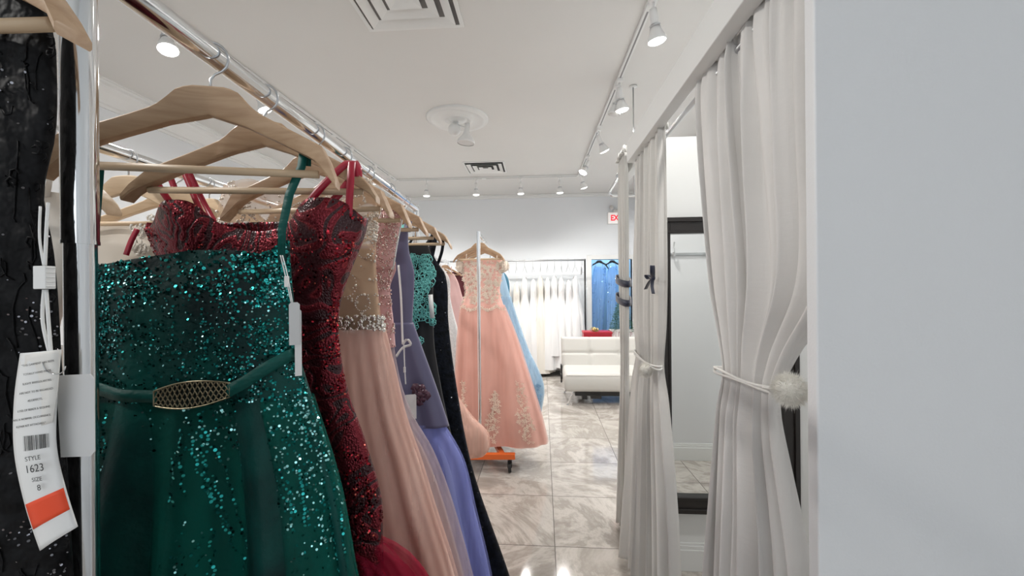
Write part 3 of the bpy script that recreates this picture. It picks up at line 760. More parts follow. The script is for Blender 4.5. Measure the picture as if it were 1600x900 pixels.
g.sequins(pts, .0023, M['seq_teal'], jitter=.3); g.sequins(sc[:1200], .002, M['seq_dark']); g.sequins(sc[1200:], .0018, M['seq_pale'])
def onfront(S, x, z, rows, off=.004, back=False):
    zt, zb = rows[0][0], rows[-1][0]; v = (zt-z)/(zt-zb); best = None
    lo, hi = .5, 1.0
    for _ in range(22):
        md = (lo+hi)/2
        if S(md, v).x < x: lo = md
        else: hi = md
    p = S(lo, v); p.y -= off; return p
belt = [(-.215, 1.222), (-.16, 1.212), (-.10, 1.203), (-.06, 1.20)]
def beltpts(L_, off=.010):
    out = []
    for i in range(len(L_)-1):
        for k in range(8):
            x = lerp(L_[i][0], L_[i+1][0], k/8); z = lerp(L_[i][1], L_[i+1][1], k/8); out.append(onfront(SG, x, min(z, 1.395), rowsG, off))
    out.append(onfront(SG, L_[-1][0], L_[-1][1], rowsG, off)); return out
for bp_ in (belt, [(.040, 1.206), (.065, 1.220), (.09, 1.238), (.122, 1.258)]):
    b = MB(); b.ribbon(beltpts(bp_), .017, (0, 0, 1), .004); bl = b.build('belt', M['emerald_satin'], g.root); bl['label'] = 'dark green satin belt'
# bronze lattice buckle
b = MB(); bk0, bk1 = -.064, .046
def bz(x): return 1.198+.012*(x-bk0)/(bk1-bk0)
def bh(x): t = (x-bk0)/(bk1-bk0); return .007+.0115*sin(PI*min(1, t*.82+.1))
yb = onfront(SG, -.01, 1.2, rowsG, .016).y
def bp(x, k): return Vector((x, yb+.004*((x+.01)/.06)**2, bz(x)+k*bh(x)))
up = [bp(lerp(bk0, bk1, i/24), 1) for i in range(25)]; dw = [bp(lerp(bk0, bk1, i/24), -1) for i in range(24, -1, -1)]
b.tube(up+dw, .0012, 6, closed=True)
nc, nr_ = 15, 5
for i in range(nc):
    for j in range(nr_):
        x0 = lerp(bk0, bk1, (i+(.5 if j % 2 else 0))/nc); dx = (bk1-bk0)/nc; k0 = -1+2*j/nr_; k1 = -1+2*(j+1)/nr_
        if x0+dx > bk1: continue
        arc = [bp(x0+dx*u, lerp(k0, k1, .15+.85*sin(PI*u)) if j < nr_-1 else lerp(k0, k1, .9*sin(PI*u))) for u in (0, .2, .4, .5, .6, .8, 1)]
        b.tube(arc, .0009, 5)
bu = b.build('buckle', M['brass'], g.root); bu['label'] = 'bronze openwork buckle with a scale pattern'
b = MB(); vsb = up+dw; b.add([p+Vector((0, .002, 0)) for p in vsb], [tuple(range(len(vsb)))]); b.build('buckle_backing', mat('buckle_backing', (.01, .02, .018), .4), bu, False)
# strap to the hanger
b = MB(); b.ribbon([(.105, -.02, 1.395), (.108, -.022, 1.44), (.118, -.02, 1.49), (.128, -.005, 1.535), (.130, .0, 1.57), (.130, .008, 1.565), (.129, .008, 1.54)], [.010, .011, .012, .012, .012, .012, .012], (1, .2, 0), .001)
b.build('strap', M['emerald_satin'], g.root)
b = MB(); b.ribbon([(-.22, -.012, 1.38), (-.222, 0, 1.47), (-.215, .0, 1.545), (-.213, .02, 1.547), (-.22, .02, 1.47), (-.22, .012, 1.385)], .012, (1, .2, 0), .001)
b.build('strap', M['emerald_satin'], g.root)
# swing tag on its side
M['card'] = mat('white_card', (.86, .86, .85), .5)
M['card_grey'] = mat('grey_card', (.70, .70, .70), .4)
M['ink'] = mat('black_ink', (.03, .03, .03), .6)
M['tag_red'] = mat('tag_orange_red', (.90, .08, .02), .5)
def swing(parent, top, mid, bottom, cards, cordw=.0009, toggle=True):
    b = MB(); b.tube(curvept([top, mid, bottom], 8), cordw, 6); b.tube(curvept([Vector(top)+Vector((.003, 0, 0)), Vector(mid)+Vector((.001, 0, .01)), Vector(bottom)+Vector((.002, 0, 0))], 8), cordw, 6)
    c = b.build('tag_cord', M['white_plastic'], parent)
    if toggle:
        b = MB(); mm = Vector(mid); b.box(mm.x-.003, mm.x+.003, mm.y-.002, mm.y+.002, mm.z-.008, mm.z+.008); b.build('toggle', M['white_plastic'], c, False, bevel=.001)
    for (x0, x1, z0, z1, yy, rz, mt) in cards:
        b = MB(); bt = Vector(bottom); T = Matrix.Translation(bt) @ Matrix.Rotation(rz, 4, 'Z')
        b.prism([(x0, z0), (x1, z0), (x1, z1-.003), (x1-.003, z1), (x0+.003, z1), (x0, z1-.003)], yy, yy+.0006, T); b.build('swing_tag', M[mt], parent, False)
swing(g.root, (.110, -.03, 1.40), (.119, -.03, 1.362), (.124, -.028, 1.332), [(-.003, .011, -.062, 0, 0, .5, 'card_grey'), (.004, .013, -.108, -.01, .004, .5, 'card')])

# ---- 2. dark red sequinned gown
m = mat('maroon_swirl_sequins', (.1, .005, .01), .3); N, L, b_ = nodes(m)
co = objco(m, (1, 1, .8))
nz = nn(m, 'ShaderNodeTexNoise', Scale=9, Detail=2, Distortion=1.5); L.new(co, nz.inputs['Vector'])
nq = nn(m, 'ShaderNodeTexNoise', Scale=7.5, Detail=1.2, Distortion=2.2); L.new(co, nq.inputs['Vector'])
mq = nn(m, 'ShaderNodeMath', operation='MULTIPLY'); L.new(nq.outputs['Fac'], mq.inputs[0]); mq.inputs[1].default_value = 48
ms = nn(m, 'ShaderNodeMath', operation='SINE'); L.new(mq.outputs[0], ms.inputs[0])
wv = nn(m, 'ShaderNodeMapRange'); wv.inputs['From Min'].default_value = -1; L.new(ms.outputs[0], wv.inputs[0])
rp1 = ramp(m, wv.outputs[0], [(.10, (.04, .005, .008)), (.35, (.08, .009, .015)), (.52, (.36, .045, .055)), (.66, (.14, .013, .022)), (.85, (.20, .022, .032))])
L.new(rp1.outputs[0], b_.inputs['Base Color'])
rm = ramp(m, wv.outputs[0], [(.38, (.1, .1, .1)), (.48, (.75, .75, .75))]); L.new(rm.outputs[0], b_.inputs['Metallic'])
vo = nn(m, 'ShaderNodeTexVoronoi', Scale=330); L.new(co, vo.inputs['Vector'])
bp1 = nn(m, 'ShaderNodeBump', Strength=.55, Distance=.002); L.new(vo.outputs['Distance'], bp1.inputs['Height'])
bp2 = nn(m, 'ShaderNodeBump', Strength=.4, Distance=.003); L.new(wv.outputs[0], bp2.inputs['Height']); L.new(bp1.outputs[0], bp2.inputs['Normal']); L.new(bp2.outputs[0], b_.inputs['Normal'])
M['maroon'] = m
M['red_satin'] = mat('red_satin_ribbon', (.42, .008, .035), .3, sheen=.2)
M['red_tulle'] = tulle('red_tulle', (.42, .012, .05), .55)
M['maroon_sheer'] = tulle('maroon_mesh', (.10, .015, .02), .75, streak=False)
g = Garment('evening_gown', 'dark red gown with swirling sequins, moulded cups and red satin ribbon straps', 'gown', rax(.70), .70, 0, 'evening gowns on the foreground rack', 12)
rowsR = [(1.465, -.235, .185, .020, .0), (1.44, -.222, .178, .022, .001), (1.36, -.19, .142, .022, .002), (1.295, -.175, .128, .022, .003), (1.18, -.18, .142, .028, .005), (1.067, -.21, .180, .03, .006), (.954, -.22, .207, .032, .008), (.84, -.22, .207, .034, .008), (.55, -.2, .2, .036, .008)]
def edgeR(x, sn):
    if sn < .0: return .040*math.exp(-((x+.135)/.055)**4)+.038*math.exp(-((x-.125)/.055)**4)-.012*math.exp(-((x-0.0)/.045)**2)
    return .012
SR = g.surf(rowsR, 6, edgeR, cups=[(-.13, 1.455, .062, .036), (.125, 1.45, .06, .04)], eh=.09)
vb = (1.465-1.295)/(1.465-.55)
g.shell(SR, 'bodice', M['maroon'], v1=vb, nv=44, nt=220, solid=.002); g.shell(SR, 'skirt', M['maroon'], v0=vb, nv=60)
pts = g.scatter(SR, 5200, lambda p, t, v: 1 if (hashn(p.x*26+2*sin(p.z*30), p.z*26+2*sin(p.x*31), 5) > .56) else .04)
g.sequins(pts[:2400], .0022, M['seq_darkred']); g.sequins(pts[2400:4500], .0019, M['seq_red']); g.sequins(pts[4500:], .0018, M['seq_copper'])
rT = [(.93, -.1, .15, .012, .002), (.895, -.15, .235, .018, .010), (.86, -.18, .275, .024, .018), (.80, -.2, .31, .028, .02), (.6, -.26, .36, .04, .03), (.2, -.34, .42, .042, .034), (.08, -.36, .44, .044, .034)]
SRt = g.surf(rT, 14); g.shell(SRt, 'tulle_train', M['red_tulle'], nt=220, nv=50, label='flared red tulle lower skirt')
rT2 = [(.90, 0, .16, .012, .002), (.86, -.18, .25, .02, .016), (.8, -.18, .28, .024, .02), (.4, -.25, .36, .036, .03), (.08, -.33, .41, .04, .034)]
g.shell(g.surf(rT2, 11), 'tulle_underlayer', M['red_tulle'], nt=200, nv=40)
def rib(pts, wd, mt='red_satin', side=(1, .3, 0), name='strap'):
    b = MB(); b.ribbon(curvept(pts, 6), wd, side, .0009); b.build(name, M[mt], g.root)
rib([(-.148, -.03, 1.49), (-.185, -.032, 1.545), (-.207, -.02, 1.575), (-.205, .01, 1.573), (-.19, .012, 1.54)], .0105)
rib([(-.105, -.02, 1.475), (-.135, -.012, 1.53), (-.168, .0, 1.588), (-.175, .02, 1.585), (-.15, .03, 1.52), (-.12, .02, 1.48)], .0095)
rib([(-.232, -.02, 1.462), (-.242, -.022, 1.44), (-.25, -.024, 1.415)], .009)
rib([(.085, -.03, 1.49), (.12, -.03, 1.53), (.158, -.02, 1.57), (.165, .0, 1.574)], .012)
rib([(.10, -.015, 1.48), (.135, -.005, 1.52), (.166, .01, 1.572)], .013)
rib([(.165, -.018, 1.574), (.168, -.03, 1.54), (.166, -.035, 1.475)], .012)
rib([(.166, -.012, 1.575), (.176, -.02, 1.56), (.178, -.022, 1.545)], .013)

# ---- 3. nude pearl gown
M['nude_mesh'] = tulle('nude_mesh', (.72, .55, .40), .42, .5, streak=False)
M['nude_lining'] = cloth('nude_lining', (.66, .46, .30), (.72, .53, .37), .5, 8, sheen=.3)
M['blush_tulle'] = tulle('blush_tulle', (.88, .62, .53), .5, sc=(12, 12, .4), var=.25)
m = cloth('blush_skirt', (.85, .58, .49), (.90, .65, .56), .7, 3, (9, 9, .35)); M['blush'] = m
g = Garment('evening_gown', 'nude gown with pearl-trimmed sheer neckline and full blush tulle skirt', 'gown', rax(.875), .875, 0, 'evening gowns on the foreground rack', 21)
rowsC = [(1.585, -.22, .128, .012, 0), (1.52, -.235, .138, .016, .001), (1.42, -.2, .134, .018, .002), (1.26, -.17, .146, .022, .002)]
def edgeC(x, sn): return .018*math.exp(-((x+.15)/.06)**2)+.014*math.exp(-((x-.09)/.05)**2)-.03*math.exp(-((x+.04)/.07)**2)
SC = g.surf(rowsC, 5, edgeC, eh=.1); g.shell(SC, 'sheer_bodice', M['nude_mesh'], nv=44, label='sheer nude mesh bodice')
rl = [(1.44, -.19, .128, .014, .001), (1.26, -.165, .142, .018, .002)]
g.shell(g.surf(rl, 5), 'lining', M['nude_lining'], nv=20)
pts = g.scatter(SC, 1700, lambda p, t, v: 1 if (hashn(p.x*30+sin(p.z*60), p.z*30+sin(p.x*50), 8) > (.55 if p.z > 1.45 else .68)) else .03)
g.beads(pts[:1100], .0030, M['pearl'], 'pearls'); g.beads(pts[1100:], .0022, M['crystal'], 'crystals')
wb_ = g.scatter(g.surf([(1.292, -.175, .149, .024, 0), (1.255, -.175, .15, .025, 0)], 5), 420, None); g.beads(wb_, .0042, M['crystal'], 'waist_jewels', label='jewelled waistband')
for (cx, cz, R) in ((.075, 1.36, .022), (.02, 1.50, .02), (-.12, 1.53, .024), (-.03, 1.54, .02), (.115, 1.44, .018), (.11, 1.32, .015)):
    pp = []
    for k in range(22):
        a = 2*PI*k/22; p = onfront(SC, cx+R*cos(a), min(1.58, cz+R*1.2*sin(a)), rowsC, .002); pp.append((p, Vector((0, -1, 0))))
    g.beads(pp, .0024, M['crystal'], 'crystal_ring')
rowsCs = [(1.262, -.17, .147, .022, .002), (1.18, -.19, .166, .03, .007), (1.067, -.22, .192, .036, .012), (.97, -.26, .225, .04, .016), (.88, -.3, .252, .042, .018), (.72, -.34, .302, .045, .02), (.4, -.40, .37, .05, .018), (.07, -.44, .43, .055, .02)]
g.shell(g.surf(rowsCs, 12), 'skirt', M['blush'], nt=220, nv=60)
g.shell(g.surf([(z, a-.008, c+.007, d+.012, f*1.2) for z, a, c, d, f in rowsCs], 12), 'overskirt', M['blush_tulle'], nt=200, nv=60, label='sheer blush tulle over the skirt')
b = MB(); b.ribbon([(.092, -.035, 1.445), (.094, -.037, 1.41)], .011, (1, 0, 0), .001); b.build('care_label', M['card'], g.root)

# ---- 4. pink beaded halter gown
m = cloth('rose_bodice', (.62, .33, .33), (.70, .42, .42), .5, 20); M['rose'] = m
M['lilac_tulle'] = tulle('lilac_grey_tulle', (.62, .52, .56), .45)
g = Garment('evening_gown', 'dusty pink halter gown with a thickly beaded bodice and pale tulle skirt', 'gown', rax(1.02), 1.02, 0, 'evening gowns on the foreground rack', 31)
rowsP = [(1.40, -.14, .134, .022, 0), (1.35, -.122, .117, .024, .001), (1.27, -.13, .125, .026, .002), (1.2, -.14, .13, .028, .003)]
SP = g.surf(rowsP, 5, lambda x, sn: .02*abs(x)/.13 if sn < 0 else .0); g.shell(SP, 'bodice', M['rose'], nv=34)
# halter straps rising from the bodice
def strapS(sg):
    def f(u, v):
        z = lerp(1.40, 1.565, v); xi = lerp(.055, .105, v**.9); xo = lerp(.134, .160, v); x = lerp(xi, xo, u)
        y = -.022+.022*v*v-.006*sin(PI*u)
        return Vector((sg*x, y, z+.006*(1-u)))
    return f
for sg in (1, -1):
    b = MB(); b.grid(strapS(sg), 8, 20); o = b.build('halter_strap', M['rose'], g.root, solid=.003)
    b = MB(); b.tube([strapS(sg)(1, i/12) for i in range(13)], .0022, 6); b.tube([strapS(sg)(0, i/12) for i in range(13)], .0022, 6); b.build('piping', M['card_grey'], o)
    pp = [(strapS(sg)(g.rnd.random(), g.rnd.random()), Vector((0, -1, 0))) for _ in range(480)]
    g.beads(pp[:300], .0028, M['rose_bead']); g.beads(pp[300:], .0024, M['crystal'])
pp = g.scatter(SP, 900, lambda p, t, v: 1 if p.z > 1.36 else max(.25, (p.z-1.1)*2.6)); g.beads(pp[:550], .0028, M['rose_bead']); g.beads(pp[550:], .0023, M['crystal'])
rowsPs = [(1.2, -.14, .126, .028, .003), (1.1, -.18, .145, .032, .005), (1.02, -.21, .175, .036, .008), (.93, -.25, .228, .04, .01), (.65, -.33, .318, .046, .014), (.3, -.4, .39, .05, .016), (.07, -.43, .42, .055, .018)]
g.shell(g.surf(rowsPs, 10), 'skirt', M['lilac_tulle'], nt=180, nv=50); g.shell(g.surf([(z, a+.02, c-.025, d-.006, f) for z, a, c, d, f in rowsPs], 8), 'lining', cloth('pale_rose_lining', (.70, .56, .54), None), nt=150, nv=40)
b = MB(); b.tube(curvept([(.06, -.035, 1.43), (.055, -.04, 1.38), (.06, -.04, 1.345), (.075, -.04, 1.34), (.08, -.04, 1.37), (.066, -.036, 1.42)], 6), .0016, 6); b.build('bead_loop', M['rose_bead'], g.root)

# ---- 5. slate violet peplum gown
M['slate'] = mat('slate_violet_satin', (.115, .11, .20), .42, sheen=.3); add_bump(M['slate'], 6, .25, .01)
M['peri'] = cloth('periwinkle_chiffon', (.25, .29, .66), (.34, .38, .76), .6, 3, (9, 9, .35))
M['peri_tulle'] = tulle('periwinkle_tulle', (.36, .40, .80), .45, sc=(10, 10, .4), var=.3)
g = Garment('evening_gown', 'slate violet satin gown with a flared peplum over a periwinkle skirt', 'gown', rax(1.19), 1.19, 0, 'evening gowns on the foreground rack', 41)
rowsI = [(1.50, -.12, .118, .016, .001), (1.45, -.125, .12, .02, .001), (1.39, -.14, .136, .022, .002), (1.246, -.13, .128, .026, .002)]
SI = g.surf(rowsI, 5, lambda x, sn: .05*min(1, (abs(x)/.11))**2-.02); g.shell(SI, 'bodice', M['slate'], nv=30)
rowsIp = [(1.25, -.132, .13, .028, .003), (1.15, -.17, .165, .034, .008), (1.05, -.2, .20, .04, .014), (.94, -.235, .235, .046, .02)]
S_ = g.surf(rowsIp, 5)
g.shell(lambda t, v: S_(t, v)-Vector((0, 0, .055*v*max(0, (.18-S_(t, v).x))*2)), 'peplum', M['slate'], nt=200, nv=40, solid=.002)
rowsIs = [(1.1, -.16, .17, .022, .003), (.95, -.2, .215, .030, .006), (.85, -.24, .272, .036, .009), (.69, -.28, .312, .04, .012), (.52, -.34, .352, .045, .016), (.07, -.42, .42, .055, .02)]
g.shell(g.surf(rowsIs, 9), 'skirt', M['peri'], nt=180, nv=50, label='periwinkle chiffon skirt'); g.shell(g.surf([(z, a-.006, c+.006, d+.006, f*1.3) for z, a, c, d, f in rowsIs[1:]], 7), 'overskirt', M['peri_tulle'], nt=160, nv=50)
for sg in (-1, 1):
    b = MB(); b.ribbon(curvept([(sg*.118, -.01, 1.52), (sg*.12, -.004, 1.545), (sg*.122, .004, 1.572)], 4), .022, (1, 0, 0), .002); b.build('strap', M['slate'], g.root)
b = MB(); cc = Vector((.168, -.058, 1.05))
for k in range(16):
    a = k*2.4; r = .008+.0016*k
    b.add([cc+Vector((r*cos(a)*.35, -.008+.0004*k, r*sin(a)*.35)), cc+Vector((r*cos(a-.5), -.004, r*sin(a-.5))), cc+Vector((r*1.15*cos(a), .002, r*1.15*sin(a))), cc+Vector((r*cos(a+.5), -.004, r*sin(a+.5)))], [(0, 1, 2, 3)])
b.sphere(cc, .009); b.build('fabric_flower', mat('plum_satin', (.10, .045, .07), .3), g.root, solid=.001)
b = MB(); b.ribbon(curvept([(.10, -.035, 1.42), (.107, -.036, 1.33), (.112, -.042, 1.23), (.116, -.05, 1.19)], 6), .006, (1, 0, 0), .001); b.ribbon(curvept([(.116, -.052, 1.19), (.131, -.056, 1.205), (.140, -.054, 1.19), (.116, -.052, 1.18), (.098, -.056, 1.155)], 5), .007, (1, 0, 0), .001); b.build('white_ribbon', M['card'], g.root)
swing(g.root, (.120, -.056, 1.19), (.126, -.066, 1.12), (.13, -.072, 1.08), [(-.002, .03, -.10, -.03, .0, .3, 'card')])

# ---- 6. black gown with turquoise lace
M['black_cloth'] = cloth('black_crepe', (.008, .008, .010), None, .7)
M['turq'] = mat('turquoise_lace', (.20, .62, .58), .55)
g = Garment('evening_gown', 'black gown with turquoise crochet lace bodice behind the violet gown', 'gown', rax(1.385), 1.385, 0, 'evening gowns on the foreground rack', 51)
rowsT = [(1.50, .0, .135, .012, 0), (1.44, -.12, .15, .016, .001), (1.3, -.15, .15, .02, .002), (1.2, -.15, .15, .024, .003), (1.02, -.18, .172, .03, .006), (.6, -.25, .26, .04, .012), (.08, -.33, .34, .05, .016)]
ST = g.surf(rowsT, 7); g.shell(ST, 'dress_body', M['black_cloth'], nt=140, nv=70)
b = MB(); lace = []
for k in range(110):
    x = g.rnd.uniform(.02, .150) if k < 90 else g.rnd.uniform(-.12, .02); z = g.rnd.uniform(1.17, 1.47); R = g.rnd.uniform(.010, .02); n = g.rnd.choice((5, 6, 7))
    if z > 1.44 and x < .02: continue
    c = onfront(ST, x, z, rowsT, .007)
    for j in range(n):
        a = 2*PI*j/n+k; e = c+Vector((R*cos(a), 0, R*sin(a))); e2 = c+Vector((R*cos(a+2*PI/n), 0, R*sin(a+2*PI/n)))
        b.tube([c, e], .0018, 5); b.tube([e, (e+e2)/2+(((e+e2)/2)-c)*.35, e2], .0017, 5)
    b.sphere(c, .004, 8, 6)
o = b.build('lace_overlay', M['turq'], g.root, label=None) if False else b.build('lace_overlay', M['turq'], g.root); o['label'] = 'turquoise crochet lace'
b = MB(); b.ribbon([(.06, -.02, 1.49), (.05, -.01, 1.54), (.045, .0, 1.575)], .012, (1, 0, 0), .002); b.ribbon([(-.06, -.02, 1.45), (-.05, -.01, 1.54), (-.045, .0, 1.585)], .012, (1, 0, 0), .002); b.build('strap', M['turq'], g.root)
b = MB(); b.ribbon([(.150, -.035, 1.33), (.156, -.036, 1.25)], .016, (1, .8, 0), .0015); b.build('swing_tag', M['card_grey'], g.root)

# ---- 7. long black lace gown at the end of the foreground rack
m = mat('midnight_lace', (.006, .008, .016), .65, spec=.2); noise_color(m, (.001, .002, .004), (.008, .011, .020), 55, detail=2); add_bump(m, 120, .9, .003); M['midnight'] = m
g = Garment('evening_gown', 'long midnight black lace gown with crossed straps, last on the foreground rack', 'gown', rax(1.585), 1.585, -.04, 'evening gowns on the foreground rack', 61)
rowsN = [(1.47, -.11, .10, .012, 0), (1.42, -.16, .15, .018, .001), (1.378, -.17, .163, .022, .002), (1.225, -.175, .168, .028, .003), (.971, -.2, .198, .035, .006), (.642, -.26, .26, .045, .01), (.217, -.4, .405, .06, .016), (.03, -.45, .46, .07, .02)]
SN = g.surf(rowsN, 7, lambda x, sn: .04*math.exp(-((x-.09)/.03)**2)-.02*math.exp(-(x/.06)**2)); g.shell(SN, 'dress_body', M['midnight'], nt=140, nv=80)
pts = g.scatter(SN, 220, None); g.sequins(pts, .0022, M['seq_black'])
for pt, wd in (([(.10, -.015, 1.47), (.112, -.01, 1.53), (.115, 0, 1.578)], .028), ([(.12, .0, 1.43), (.145, 0, 1.5), (.150, .0, 1.562)], .012), ([(.02, -.02, 1.44), (.07, -.018, 1.50), (.108, -.005, 1.56)], .014), ([(.0, -.02, 1.44), (-.0, -.01, 1.5), (.03, .0, 1.56)], .010), ([(-.1, -.015, 1.46), (-.112, -.01, 1.53), (-.115, 0, 1.578)], .028)):
    b = MB(); b.ribbon(curvept(pt, 5), wd, (1, 0, 0), .002); b.build('strap', M['midnight'], g.root)

# ---- black lace gown at the left edge
m = mat('black_lace', (.006, .006, .007), .55, spec=.12); noise_color(m, (.0015, .0015, .002), (.010, .010, .011), 40, detail=5); add_bump(m, 70, 1, .006, (1, 1, .8)); M['blacklace'] = m
g = Garment('evening_gown', 'black lace gown with jet sequins at the left edge, hung with a white price tag', 'gown', -.59, .34, .02, None, 71)
rowsB = [(1.625, -.13, .135, .014, 0), (1.57, -.16, .148, .016, 0), (1.50, -.18, .146, .020, .001), (1.44, -.19, .133, .022, .002), (1.39, -.19, .142, .022, .003), (1.27, -.19, .150, .022, .003), (1.1, -.2, .158, .024, .003), (.9, -.22, .17, .028, .003), (.4, -.26, .22, .03, .004), (.08, -.3, .28, .036, .004)]
SB = g.surf(rowsB, 8, lambda x, sn: -.05*math.exp(-(x/.06)**2)); g.shell(SB, 'dress_body', M['blacklace'], nt=160, nv=90)
b = MB()
for i in range(150):       # scalloped lace edge
    v = g.rnd.random(); t = 1.0 if g.rnd.random() < .7 else g.rnd.uniform(.93, 1.0); p = SB(t-.004, v)
    a = g.rnd.uniform(0, 6.28); R = g.rnd.uniform(.0025, .005)
    b.tube([p+Vector((R*cos(a+k), -.002, R*sin(a+k))) for k in (0, 1.2, 2.4, 3.6, 4.9)], .0009, 5)
b.build('lace_edging', M['blacklace'], g.root)['kind'] = 'stuff'
pts = g.scatter(SB, 1600, lambda p, t, v: min(1, max(.02, 2.4*hashn(p.x*45, p.z*30, 9)-1.3))*(1.0 if p.z > 1.0 else .25)); g.sequins(pts, .0010, M['seq_black'], label='jet sequins')
for v0_ in range(60):
    pass
b = MB()                    # raised lace cords
for k in range(170):
    t = g.rnd.uniform(.55, .98); v = g.rnd.uniform(.02, .6); pl = []; dt = g.rnd.uniform(-.006, .006); dv = g.rnd.uniform(-.01, .01)
    for j in range(7):
        t2 = t+dt*j+.006*sin(j*1.2+k); v2 = min(1, max(0, v+dv*j+.006*cos(j*1.1+k))); pl.append(SB(min(.995, t2), v2, .0015))
    b.tube(pl, .0006, 5)
b.build('lace_cording', M['blacklace'], g.root)['kind'] = 'stuff'
# its tags (local coords: root at (-.563,.318))
gr = g.root; gx, gy = -.59, .34
def LP(x, y, z): return Vector((x-.006-gx, y+.018-gy, z))
b = MB(); b.tube(curvept([LP(-.404, .291, 1.425), LP(-.402, .288, 1.40), LP(-.401, .286, 1.372)], 6), .0012, 6); b.tube(curvept([LP(-.411, .291, 1.422), LP(-.408, .288, 1.395), LP(-.402, .286, 1.372)], 6), .0009, 6)
b.tube(curvept([LP(-.402, .286, 1.352), LP(-.402, .285, 1.325), LP(-.392, .283, 1.293)], 6), .0012, 6); b.tube(curvept([LP(-.400, .286, 1.352), LP(-.397, .285, 1.325), LP(-.392, .283, 1.293)], 6), .0012, 6)
tc_ = b.build('tag_cord', M['white_plastic'], gr)
b = MB(); T = Matrix.Translation(LP(-.4015, .286, 1.362)); b.box(-.0055, .0055, -.0038, .0038, -.0095, .0095, T=T)
for k in range(5): b.box(-.0061, .0061, -.0033, .0033, -.008+k*.0038, -.0066+k*.0038, T=T)
b.build('toggle', M['white_plastic'], tc_, False, bevel=.0008)
# curved style tag
tagroot = None
def cardfn(y0, pts_l, pts_r, curve=.004):
    def f(u, v):
        n = len(pts_l)-1; k = min(n-1, int(v*n)); t = v*n-k
        a = Vector(pts_l[k]).lerp(Vector(pts_l[k+1]), t); c = Vector(pts_r[k]).lerp(Vector(pts_r[k+1]), t); p = a.lerp(c, u)
        return LP(p.x, y0+curve*sin(PI*u)*-1+p.y, p.z)
    return f
cl = curvept([(-.4185, .0, 1.300), (-.4215, -.002, 1.262), (-.4205, -.003, 1.22), (-.414, -.001, 1.175), (-.4055, .002, 1.137)], 6)
cr = curvept([(-.384, .0, 1.303), (-.3855, -.002, 1.262), (-.385, -.003, 1.225), (-.380, -.001, 1.19), (-.3735, .002, 1.157)], 6)
cf = cardfn(.283, cl, cr)
b = MB(); b.grid(cf, 8, 24); st = b.build('style_tag', M['card'], gr, solid=.0012)
st['label'] = 'long white style tag with black print and an orange red bar'
b = MB(); cf2 = cardfn(.2822, cl, cr); b.grid(lambda u, v: cf2(lerp(.06, .99, u), lerp(.742, .865, v)), 6, 6); b.build('colour_bar', M['tag_red'], st, solid=.0004)
# grey card beside it
b = MB(); b.prism([(-.382, 1.212), (-.356, 1.213), (-.3525, 1.217), (-.3525, 1.278), (-.356, 1.2815), (-.386, 1.280)], .2895, .2903, Matrix.Translation((-gx-.017, .018-gy, 0))); b.build('blank_card', M['card_grey'], gr, False)
# printed notice card
nl = curvept([(-.4095, 0, 1.299), (-.412, 0, 1.265), (-.4165, -.001, 1.236)], 6); nr2 = curvept([(-.3805, 0, 1.3035), (-.382, 0, 1.275), (-.3855, -.001, 1.245)], 6)
nf = cardfn(.279, nl, nr2, .001); b = MB(); b.grid(nf, 4, 12); nt_ = b.build('notice_card', mat('cream_card', (.84, .82, .78), .5), gr, solid=.0006)
tr_ = math.atan2(.0045, .030)
def print_on(body, size, x, z, parent, yy, ang, sx=1.0):
    return text(body, size, M['ink'], parent, LP(x, yy, z), (PI/2, -ang, 0), 'lettering', .00005, 'CENTER', sx)
lines = ['"THIS GARMENT HAS BEEN', 'TOTALLY HAND MADE.', 'SLIGHT IRREGULARITIES', 'ARE NOT TO BE REGARDED', 'AS DEFECTS.', 'LOSS OF BEADS & SEQUINS', 'ARE A NORMAL OCCURRENCE.', 'REPAIR KIT ATTACHED."']
for i, ln in enumerate(lines):
    v = .17+i*.107
    c = nf(.5, v); text(ln, .0023, M['ink'], nt_, (c.x, c.y-.0018, c.z), (PI/2, -.16, 0), 'lettering', .00003, 'CENTER', 1.0)
for tx_, sz, v, sx in (('STYLE', .0050, .535, 1), ('1623', .0086, .588, .95), ('SIZE', .0047, .645, 1), ('8', .0066, .69, 1)):
    c = cf2(.66, v); text(tx_, sz, M['ink'], st, (c.x, c.y-.0026, c.z), (PI/2, -.16, 0), 'lettering', .00003, 'CENTER', sx)
b = MB(); rnd = random.Random(3); u = .42
while u < .93:
    wdt = rnd.choice((.006, .010, .018)); 
    b.add([cf2(u, .42)-Vector((0, .0008, 0)), cf2(u+wdt, .42)-Vector((0, .0008, 0)), cf2(u+wdt, .495)-Vector((0, .0008, 0)), cf2(u, .495)-Vector((0, .0008, 0))], [(0, 1, 2, 3)]); u += wdt+rnd.choice((.008, .012, .02))
b.build('barcode', M['ink'], st, False)
b = MB(); b.tube([LP(-.392+.0095*(1-cos(a))+.0, .277, 1.2935-.008*sin(a)*1.0-.003*a/3) for a in [i*.35 for i in range(10)]], .00045, 6); b.build('tag_ring', M['steel'], gr)

